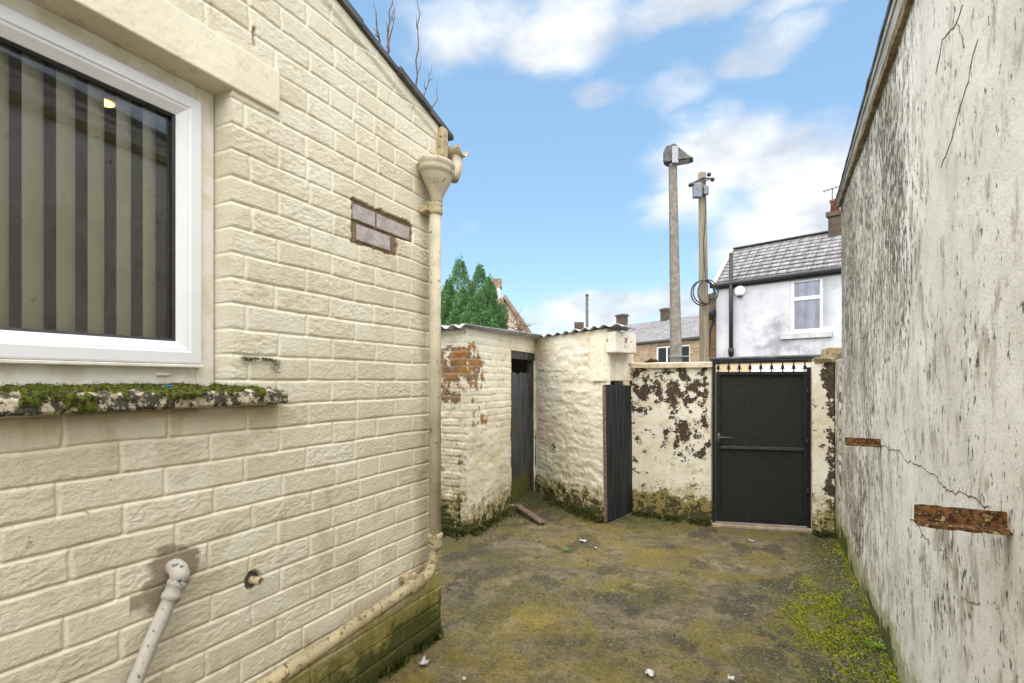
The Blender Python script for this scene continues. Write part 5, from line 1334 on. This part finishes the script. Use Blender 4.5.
# =================================================================== CONIFER
cd_ = 13.0
def conifer():
    base = atD(470, 381, cd_); t = thing('conifer_tree', 'dense green conifer with several pointed tops behind the outhouse', 'tree', (base[0], base[1], -.05))
    MB().tube([(base[0], base[1], -.05), (base[0], base[1], 2.0), (base[0] + .05, base[1], 4)], [.16, .12, .04], 10).build('trunk', M['bark'], t, smooth=True)
    # lobes: px x, y top, half width px, depth offset
    lobes = [(460, 262, 15, 0), (480, 268, 13, .1), (449, 283, 12, -.1), (489, 281, 9, -.25), (463, 290, 13, -.5), (479, 294, 12, -.55), (446, 300, 14, -.4), (492, 297, 8, -.3), (470, 308, 16, -.7), (455, 312, 12, -.75), (486, 312, 10, -.6), (436, 285, 14, .1), (503, 306, 5, -.2), (425, 296, 14, 0)]
    r2 = np.random.default_rng(9); VV = []; tint = []
    for (px, py, hw, off) in lobes:
        top = atD(px, py, cd_ + off); r = hw / 512 * cd_; zl = top[2]; n = 8500 if hw > 6 else 2800; z0 = 1.3
        h = zl - z0
        smx = min(1, (zl - 2.2) / h); s = np.where(r2.random(n) < .8, r2.random(n) ** .8 * smx, r2.random(n))                       # 0 top ... 1 base
        rad = r * np.clip((s * h / (r * 2.3)), 0, 1) ** .62 * (1 + .22 * np.sin(s * h * 9 + px) )
        a = r2.random(n) * 2 * PI; rr = rad * np.sqrt(.35 + .65 * r2.random(n)) * (1 + .12 * np.sin(a * 5 + s * 20))
        x = top[0] + rr * np.cos(a); y = top[1] + rr * np.sin(a); z = zl - s * h + .06 * r2.normal(size=n)
        lt = .25 + .5 * vnoise(a * 2 + px, s * 9, 3) + .25 * r2.random(n)
        for i in range(n):
            out = np.array([math.cos(a[i]), math.sin(a[i]), 0]); ln = .04 + .05 * r2.random(); w = .007 + .009 * r2.random()
            d = out * (.35 + .3 * r2.normal()) + Z3 * (.8 + .3 * r2.normal()) + r2.normal(0, .25, 3); d /= np.linalg.norm(d)
            sd_ = np.cross(d, r2.normal(0, 1, 3)); sd_ /= np.linalg.norm(sd_); p_ = np.array([x[i], y[i], z[i]])
            VV += [p_ - sd_ * w * .5, p_ + d * ln * .45 - sd_ * w, p_ + d * ln, p_ + d * ln * .45 + sd_ * w]; tint += [lt[i]] * 4
    Q = np.arange(len(VV)).reshape(-1, 4)
    link('crown', np_mesh('crown', np.array(VV), Q, {'tint': tint}), M['conifer'], t)
conifer()
# bare shrub between gable and shed
def bare(px, py, d, n, h, label):
    mb = MB(); c = atD(px, py, d); base = np.array([c[0], c[1], 0.0]); mb.tube([base, c], [.04, .02], 6)
    random.seed(12)
    for i in range(n):
        e = c + RT * random.gauss(0, .28) + FW * random.gauss(0, .2) + Z3 * random.random() * h; m_ = (c + e) / 2 + RT * random.gauss(0, .06)
        mb.tube([c - Z3 * .1 * random.random(), m_, e], [.014, .010, .004], 5)
        for k_ in range(2): mb.tube([m_, m_ + RT * random.gauss(0, .15) + Z3 * .25 * random.random()], [.007, .003], 4)
    return tag(mb.build('bare_shrub', M['twig']), label, 'shrub')
bare(521, 330, 12.5, 9, .55, 'thin leafless shrub behind the outhouse beside the pinkish gable')

# =================================================================== MOSS, WEEDS, LITTER
def ground_moss():
    r2 = np.random.default_rng(21); N = 60000; VV = []; tint = []
    a = onZ(800, 620, 0); b_ = onZ(880, 640, 0)
    x = r2.uniform(-.15, .575, N); y = r2.uniform(1.7, 5.7, N)
    dens = np.exp(-(((x - .34) / .19) ** 2 + ((y - 3.75) / .42) ** 2)) * 1.7 + .75 * sst(.51, .57, x) + .5 * np.exp(-(((x - .42) / .14) ** 2 + ((y - 2.9) / .3) ** 2)) + .06 * sst(.0, .5, x)
    keep = dens * sst(.42, .60, fbm(x * 8, y * 8, 61, 5) + .10) > r2.random(N)
    x, y = x[keep], y[keep]; nz = fbm(x * 14, y * 14, 62, 3)
    gz_ = .035 * (fbm(x * 1.1, y * 1.1, 11, 4) - .5) + .010 * (fbm(x * 7, y * 7, 21, 4) - .5) + .02 * sst(.42, .57, x) * fbm(x * 6, y * 6, 31, 3)
    for i in range(len(x)):
        p_ = np.array([x[i], y[i], gz_[i] - .002]); h = .004 + .012 * nz[i] * r2.random(); an_ = r2.random() * 2 * PI; w = .004 + .004 * r2.random(); dx = np.array([math.cos(an_), math.sin(an_), 0]) * w
        tip = np.array([r2.normal(0, .006), r2.normal(0, .006), h]); VV += [p_ - dx, p_ + dx, p_ + tip + dx * .5, p_ + tip - dx * .5]; tint += [np.clip(.3 + .9 * (nz[i] - .4) + .5 * r2.random(), 0, 1)] * 4
    o = link('ground_moss', np_mesh('ground_moss', np.array(VV), np.arange(len(VV)).reshape(-1, 4), {'tint': tint}), M['moss_leaf'])
    tag(o, 'bright green moss growing along the foot of the pale right wall', 'moss', kind='stuff')
ground_moss()
def foot_moss():
    """ragged dark moss where walls meet the ground"""
    r2 = np.random.default_rng(22); VV = []; tint = []
    segs = [((-3.0, 4.22), (-2.62, 4.22), 1600, .05), ((-2.60, 4.24), (-2.66, 5.28), 2200, .05), ((-2.62, 6.0), (-1.56, 5.28), 2600, .06), ((-1.36, 5.72), (-.56, 5.72), 1600, .05), ((.38, 5.77), (.55, 5.77), 500, .04), ((WX + .01, .9), (WX + .01, 2.5), 1800, .02)]
    for a, b_, n, sp_ in segs:
        for _ in range(n):
            t = r2.random(); 
            if vnoise(np.array(t * 12), np.array(a[0] * 3.), 5) + .3 * r2.random() < .42: continue
            nx, ny = b_[1] - a[1], -(b_[0] - a[0]); L_ = math.hypot(nx, ny); off = abs(r2.normal(0, sp_)) - .01
            p_ = np.array([a[0] + (b_[0] - a[0]) * t + nx / L_ * off, a[1] + (b_[1] - a[1]) * t + ny / L_ * off, .0 + .025 * r2.random()])
            an_ = r2.random() * 2 * PI; w = .004 + .005 * r2.random(); dx = np.array([math.cos(an_), math.sin(an_), 0]) * w; tip = np.array([r2.normal(0, .012), r2.normal(0, .012), .01 + .03 * r2.random()])
            VV += [p_ - dx, p_ + dx, p_ + tip + dx * .4, p_ + tip - dx * .4]; tint += [r2.random() * .45] * 4
    o = link('foot_moss', np_mesh('foot_moss', np.array(VV), np.arange(len(VV)).reshape(-1, 4), {'tint': tint}), mk_leaf('dark_moss_tufts', (.025, .033, .008), (.13, .14, .02)))
    tag(o, 'dark ragged moss along the feet of the whitewashed walls', 'moss', kind='stuff')
foot_moss()
def weed(px, py, r, n, label, leaf=.018):
    c = onZ(px, py, 0.0); r2 = np.random.default_rng(int(px)); VV = []; tint = []
    for _ in range(n):
        a = r2.random() * 2 * PI; el = .2 + .8 * r2.random(); rr = r * r2.random(); p_ = c + np.array([math.cos(a) * rr, math.sin(a) * rr, .012 + .02 * r2.random()])
        d = np.array([math.cos(a) * .8, math.sin(a) * .8, .35]); d /= np.linalg.norm(d); s_ = np.array([-math.sin(a), math.cos(a), 0])
        VV += [p_, p_ + d * leaf * .5 + s_ * leaf * .35, p_ + d * leaf, p_ + d * leaf * .5 - s_ * leaf * .35]; tint += [r2.random()] * 4
    tag(link('weed', np_mesh('weed', np.array(VV), np.arange(len(VV)).reshape(-1, 4), {'tint': tint}), M['weed']), label, 'weed', 'small weeds in the yard')
weed(875, 650, .05, 60, 'small leafy weed at the foot of the right wall past the bright moss')
weed(566, 553, .03, 22, 'tiny green weed in the concrete in front of the two dark doors', .025)
weed(535, 558, .02, 12, 'tiny pale weed sprig left of the other weed on the open concrete', .02)
def scrap(px, py, w, h, z, label, mat='paper', seed=1, name='paper_scrap', X=None):
    c = onZ(px, py, .01) if X is None else X; r2 = np.random.default_rng(seed); n = 6; VV = []; Q = []
    for i in range(n):
        for j in range(n):
            VV.append((c[0] + (i / (n - 1) - .5) * w + r2.normal(0, w * .03), c[1] + (j / (n - 1) - .5) * h + r2.normal(0, h * .03), c[2] + z * (.5 + .5 * math.sin(i * 1.3 + seed) * math.cos(j * 1.1 + seed)) * (.6 + .4 * r2.random())))
    for i in range(n - 1):
        for j in range(n - 1): Q.append((i * n + j, (i + 1) * n + j, (i + 1) * n + j + 1, i * n + j + 1))
    o = link(name, np_mesh(name, np.array(VV), np.array(Q)), M[mat]); m_ = o.modifiers.new('t', 'SOLIDIFY'); m_.thickness = .002
    return tag(o, label, 'litter', 'scraps of litter')
scrap(424, 664, .045, .05, .035, 'crumpled white paper scrap on the concrete near the brick house corner', seed=1)
scrap(583, 541, .06, .05, .015, 'flat white scrap lying in front of the peeling wall', seed=2)
scrap(650, 674, .04, .04, .025, 'white scrap at the bottom edge of the open concrete', seed=3)
scrap(596, 548, .02, .02, .012, 'speck of white litter just nearer than the flat white scrap', seed=4)
scrap(731, 679, .03, .03, .02, 'small white scrap on mossy concrete at the bottom right', seed=5)
scrap(464, 679, .02, .02, .012, 'tiny white crumb of litter right of the crumpled paper', seed=6)
scrap(752, 541, .05, .03, .012, 'thin pale scrap on the concrete in front of the black gate', seed=7)
scrap(866, 595, .022, .022, .012, 'small blue plastic bit beside bright moss under the right wall', 'blue', 8, 'plastic_scrap')
sp_ = onX(165, 383, WX + .0)
scrap(0, 0, .010, .030, .012, 'small blue plastic bit lying on the mossy window sill', 'blue', 9, 'plastic_scrap', X=np.array([WX + .012, sp_[1], 1.478]))
def stones():
    """a few loose chips scattered on the concrete"""
    r2 = np.random.default_rng(31); mb = MB()
    for _ in range(200):
        x, y = r2.uniform(-1.7, .5), r2.uniform(1.6, 5.6)
        if x < WX + .06 and y < 2.6: continue
        z = .035 * (fbm(np.array(x * 1.1), np.array(y * 1.1), 11, 4) - .5); s_ = .003 + .007 * r2.random() ** 2
        mb.sphere((x, y, z + s_ * .3), s_, 6, 4, .7, .5)
    tag(mb.build('stone_chips', simple('pale_stone_chip', (.26, .22, .16), (.10, .085, .06), 8, .9)), 'scattered small stone chips over the yard concrete', 'gravel', kind='stuff')
stones()
def debris():
    r2 = np.random.default_rng(41); VV = []; tint = []
    while len(VV) < 4 * 900:
        x, y = r2.uniform(-2.5, .56), r2.uniform(1.6, 5.65)
        if x < WX + .05 and y < 2.6: continue
        w_ = .10 + .9 * max(sst(.1, .5, x), sst(4.6, 5.5, y), sst(-1.9, -2.4, x)) * vnoise(np.array(x * 3), np.array(y * 3), 8)
        if r2.random() > w_: continue
        z = .035 * (fbm(np.array(x * 1.1), np.array(y * 1.1), 11, 4) - .5) + .010 * (fbm(np.array(x * 7), np.array(y * 7), 21, 4) - .5) + .004
        a = r2.random() * 2 * PI; l_ = .005 + .012 * r2.random(); b_ = l_ * (.25 + .4 * r2.random()); u_ = np.array([math.cos(a), math.sin(a), r2.normal(0, .25)]); v_ = np.array([-math.sin(a), math.cos(a), r2.normal(0, .25)]); c = np.array([x, y, z])
        VV += [c - u_ * l_, c - v_ * b_, c + u_ * l_, c + v_ * b_]; tint += [r2.random()] * 4
    o = link('leaf_debris', np_mesh('leaf_debris', np.array(VV), np.arange(len(VV)).reshape(-1, 4), {'tint': tint}), mk_leaf('rotting_leaf_bits', (.035, .025, .014), (.17, .12, .06)))
    tag(o, 'dark rotting leaf fragments strewn over the yard and along its walls', 'leaf litter', kind='stuff')
debris()

# =================================================================== WORLD, SUN, CAMERA
SUN_EL, SUN_AZ = 66, 172      # azimuth from +Y towards +X
w = bpy.data.worlds.new('World'); SC.world = w; w.use_nodes = True
t = w.node_tree; N_ = t.nodes; Lk = t.links
bg = N_['Background']; outw = N_['World Output']
sky = N_.new('ShaderNodeTexSky'); sky.sky_type = 'NISHITA'; sky.sun_disc = False
sky.sun_elevation = math.radians(SUN_EL); sky.sun_rotation = math.radians(SUN_AZ); sky.air_density = 1.0; sky.dust_density = .35; sky.ozone_density = 1.3; sky.altitude = 50
tc = N_.new('ShaderNodeTexCoord'); G = tc.outputs['Generated']
def wm(op, a, b=None, c=None):
    q = N_.new('ShaderNodeMath'); q.operation = op
    for i, v in enumerate((a, b, c)):
        if v is None: continue
        if isinstance(v, bpy.types.NodeSocket): Lk.new(v, q.inputs[i])
        else: q.inputs[i].default_value = v
    return q.outputs[0]
def wv(op, a, b):
    q = N_.new('ShaderNodeVectorMath'); q.operation = op
    for i, v in enumerate((a, b)):
        if isinstance(v, bpy.types.NodeSocket): Lk.new(v, q.inputs[i])
        else: q.inputs[i].default_value = v
    return q
def wnoise(scale, detail, rough, vec, dist=0):
    q = N_.new('ShaderNodeTexNoise'); Lk.new(vec, q.inputs['Vector']); q.inputs['Scale'].default_value = scale; q.inputs['Detail'].default_value = detail; q.inputs['Roughness'].default_value = rough; q.inputs['Distortion'].default_value = dist
    return q
def wstep(x, a, b, o0=0, o1=1):
    q = N_.new('ShaderNodeMapRange'); q.interpolation_type = 'SMOOTHSTEP'; Lk.new(x, q.inputs[0]); q.inputs[1].default_value = a; q.inputs[2].default_value = b; q.inputs[3].default_value = o0; q.inputs[4].default_value = o1; return q.outputs[0]
flat = wv('MULTIPLY', G, (1, 1, 1.9)).outputs[0]
nz = wnoise(4.2, 10, .56, flat, .15).outputs['Fac']
nz2 = wnoise(14, 6, .6, flat).outputs['Fac']
warp = wv('MULTIPLY', wv('SUBTRACT', wnoise(5, 4, .55, flat).outputs['Color'], (.5, .5, .5)).outputs[0], (.16, .16, .11)).outputs[0]
Gw = wv('ADD', G, warp).outputs[0]
mask = None
blobs = [(470, 12, 110, 40, .9), (560, 28, 95, 42, 1.0), (690, 8, 120, 30, .95), (800, 5, 60, 26, .8), (775, 50, 62, 28, .8), (690, 88, 70, 24, .6), (600, 95, 42, 24, .6), (740, 150, 110, 50, 1.0), (820, 200, 90, 110, 1.0), (690, 205, 75, 40, .8), (760, 240, 90, 50, .9), (605, 312, 100, 26, 1.0), (690, 300, 80, 26, .8), (455, 232, 28, 20, .55), (930, 60, 90, 60, .5), (535, 322, 70, 14, .7)]
for (px, py, rx, rz, wt) in blobs:
    c = ray(px, py); ln = np.linalg.norm(c); c = c / ln; f = 1 / ln / 512
    dv = wv('SUBTRACT', Gw, tuple(c)).outputs[0]
    sx_n = wv('MULTIPLY', dv, (1 / (rx * f), 1 / (rx * f), 1 / (rz * f))).outputs[0]
    le = wv('LENGTH', sx_n, (0, 0, 0)).outputs['Value']
    m_ = wm('MULTIPLY', wstep(le, .25, 1.35, 1, 0), wt)
    mask = m_ if mask is None else wm('MAXIMUM', mask, m_)
# sky behind the camera: loose general cloud
back = wv('DOT_PRODUCT', G, tuple(FW)).outputs['Value']
gen = wm('MULTIPLY', wstep(back, .35, -.2), .62)
mask = wm('MAXIMUM', mask, gen)
dens = wm('ADD', mask, wm('ADD', wm('MULTIPLY', wm('SUBTRACT', nz, .5), 1.5), wm('MULTIPLY', wm('SUBTRACT', nz2, .5), .35)))
alpha = wstep(dens, .24, 1.05)
shade = wstep(wnoise(6.5, 7, .55, wv('ADD', flat, (.03, .02, .05)).outputs[0]).outputs['Fac'], .35, .68)
cmix = N_.new('ShaderNodeMix'); cmix.data_type = 'RGBA'; Lk.new(shade, cmix.inputs[0]); cmix.inputs[6].default_value = (2.35, 2.5, 2.75, 1); cmix.inputs[7].default_value = (3.9, 3.95, 4.0, 1)
sk = N_.new('ShaderNodeMix'); sk.data_type = 'RGBA'; sk.blend_type = 'MULTIPLY'; sk.inputs[0].default_value = 1; Lk.new(sky.outputs[0], sk.inputs[6]); sk.inputs[7].default_value = (1.04, 1.05, .97, 1)
mx = N_.new('ShaderNodeMix'); mx.data_type = 'RGBA'; Lk.new(wm('MULTIPLY', alpha, .95), mx.inputs[0]); sk2 = N_.new('ShaderNodeMix'); sk2.data_type = 'RGBA'; sk2.inputs[0].default_value = .6; Lk.new(sk.outputs[2], sk2.inputs[6]); sk2.inputs[7].default_value = (.98, 1.78, 2.70, 1); Lk.new(sk2.outputs[2], mx.inputs[6]); Lk.new(cmix.outputs[2], mx.inputs[7])
Lk.new(mx.outputs[2], bg.inputs['Color']); bg.inputs['Strength'].default_value = .1

ld = bpy.data.lights.new('sun', 'SUN'); ld.energy = 3.0; ld.angle = math.radians(120); ld.color = (1, .95, .87)
so = bpy.data.objects.new('sun', ld); COL.objects.link(so)
az = math.radians(SUN_AZ); el = math.radians(SUN_EL)
sdir = Vector((math.sin(az) * math.cos(el), math.cos(az) * math.cos(el), math.sin(el)))
so.rotation_euler = sdir.to_track_quat('Z', 'Y').to_euler(); so.location = (5, 5, 20)

cd2 = bpy.data.cameras.new('camera'); cam = bpy.data.objects.new('camera', cd2); COL.objects.link(cam); SC.camera = cam
cd2.sensor_width = 36; cd2.lens = 18; cd2.shift_y = 39.5 / 1024; cd2.clip_end = 2000; cd2.clip_start = .05
cam.location = EYE; cam.rotation_euler = (math.radians(90), 0, TH)

SC.view_settings.view_transform = 'Standard'; SC.view_settings.look = 'None'; SC.view_settings.gamma = 1; SC.view_settings.use_curve_mapping = False
SC.view_settings.exposure = 1.62
SC.render.engine = 'CYCLES'
SC.cycles.max_bounces = 8; SC.cycles.diffuse_bounces = 4; SC.cycles.transparent_max_bounces = 12
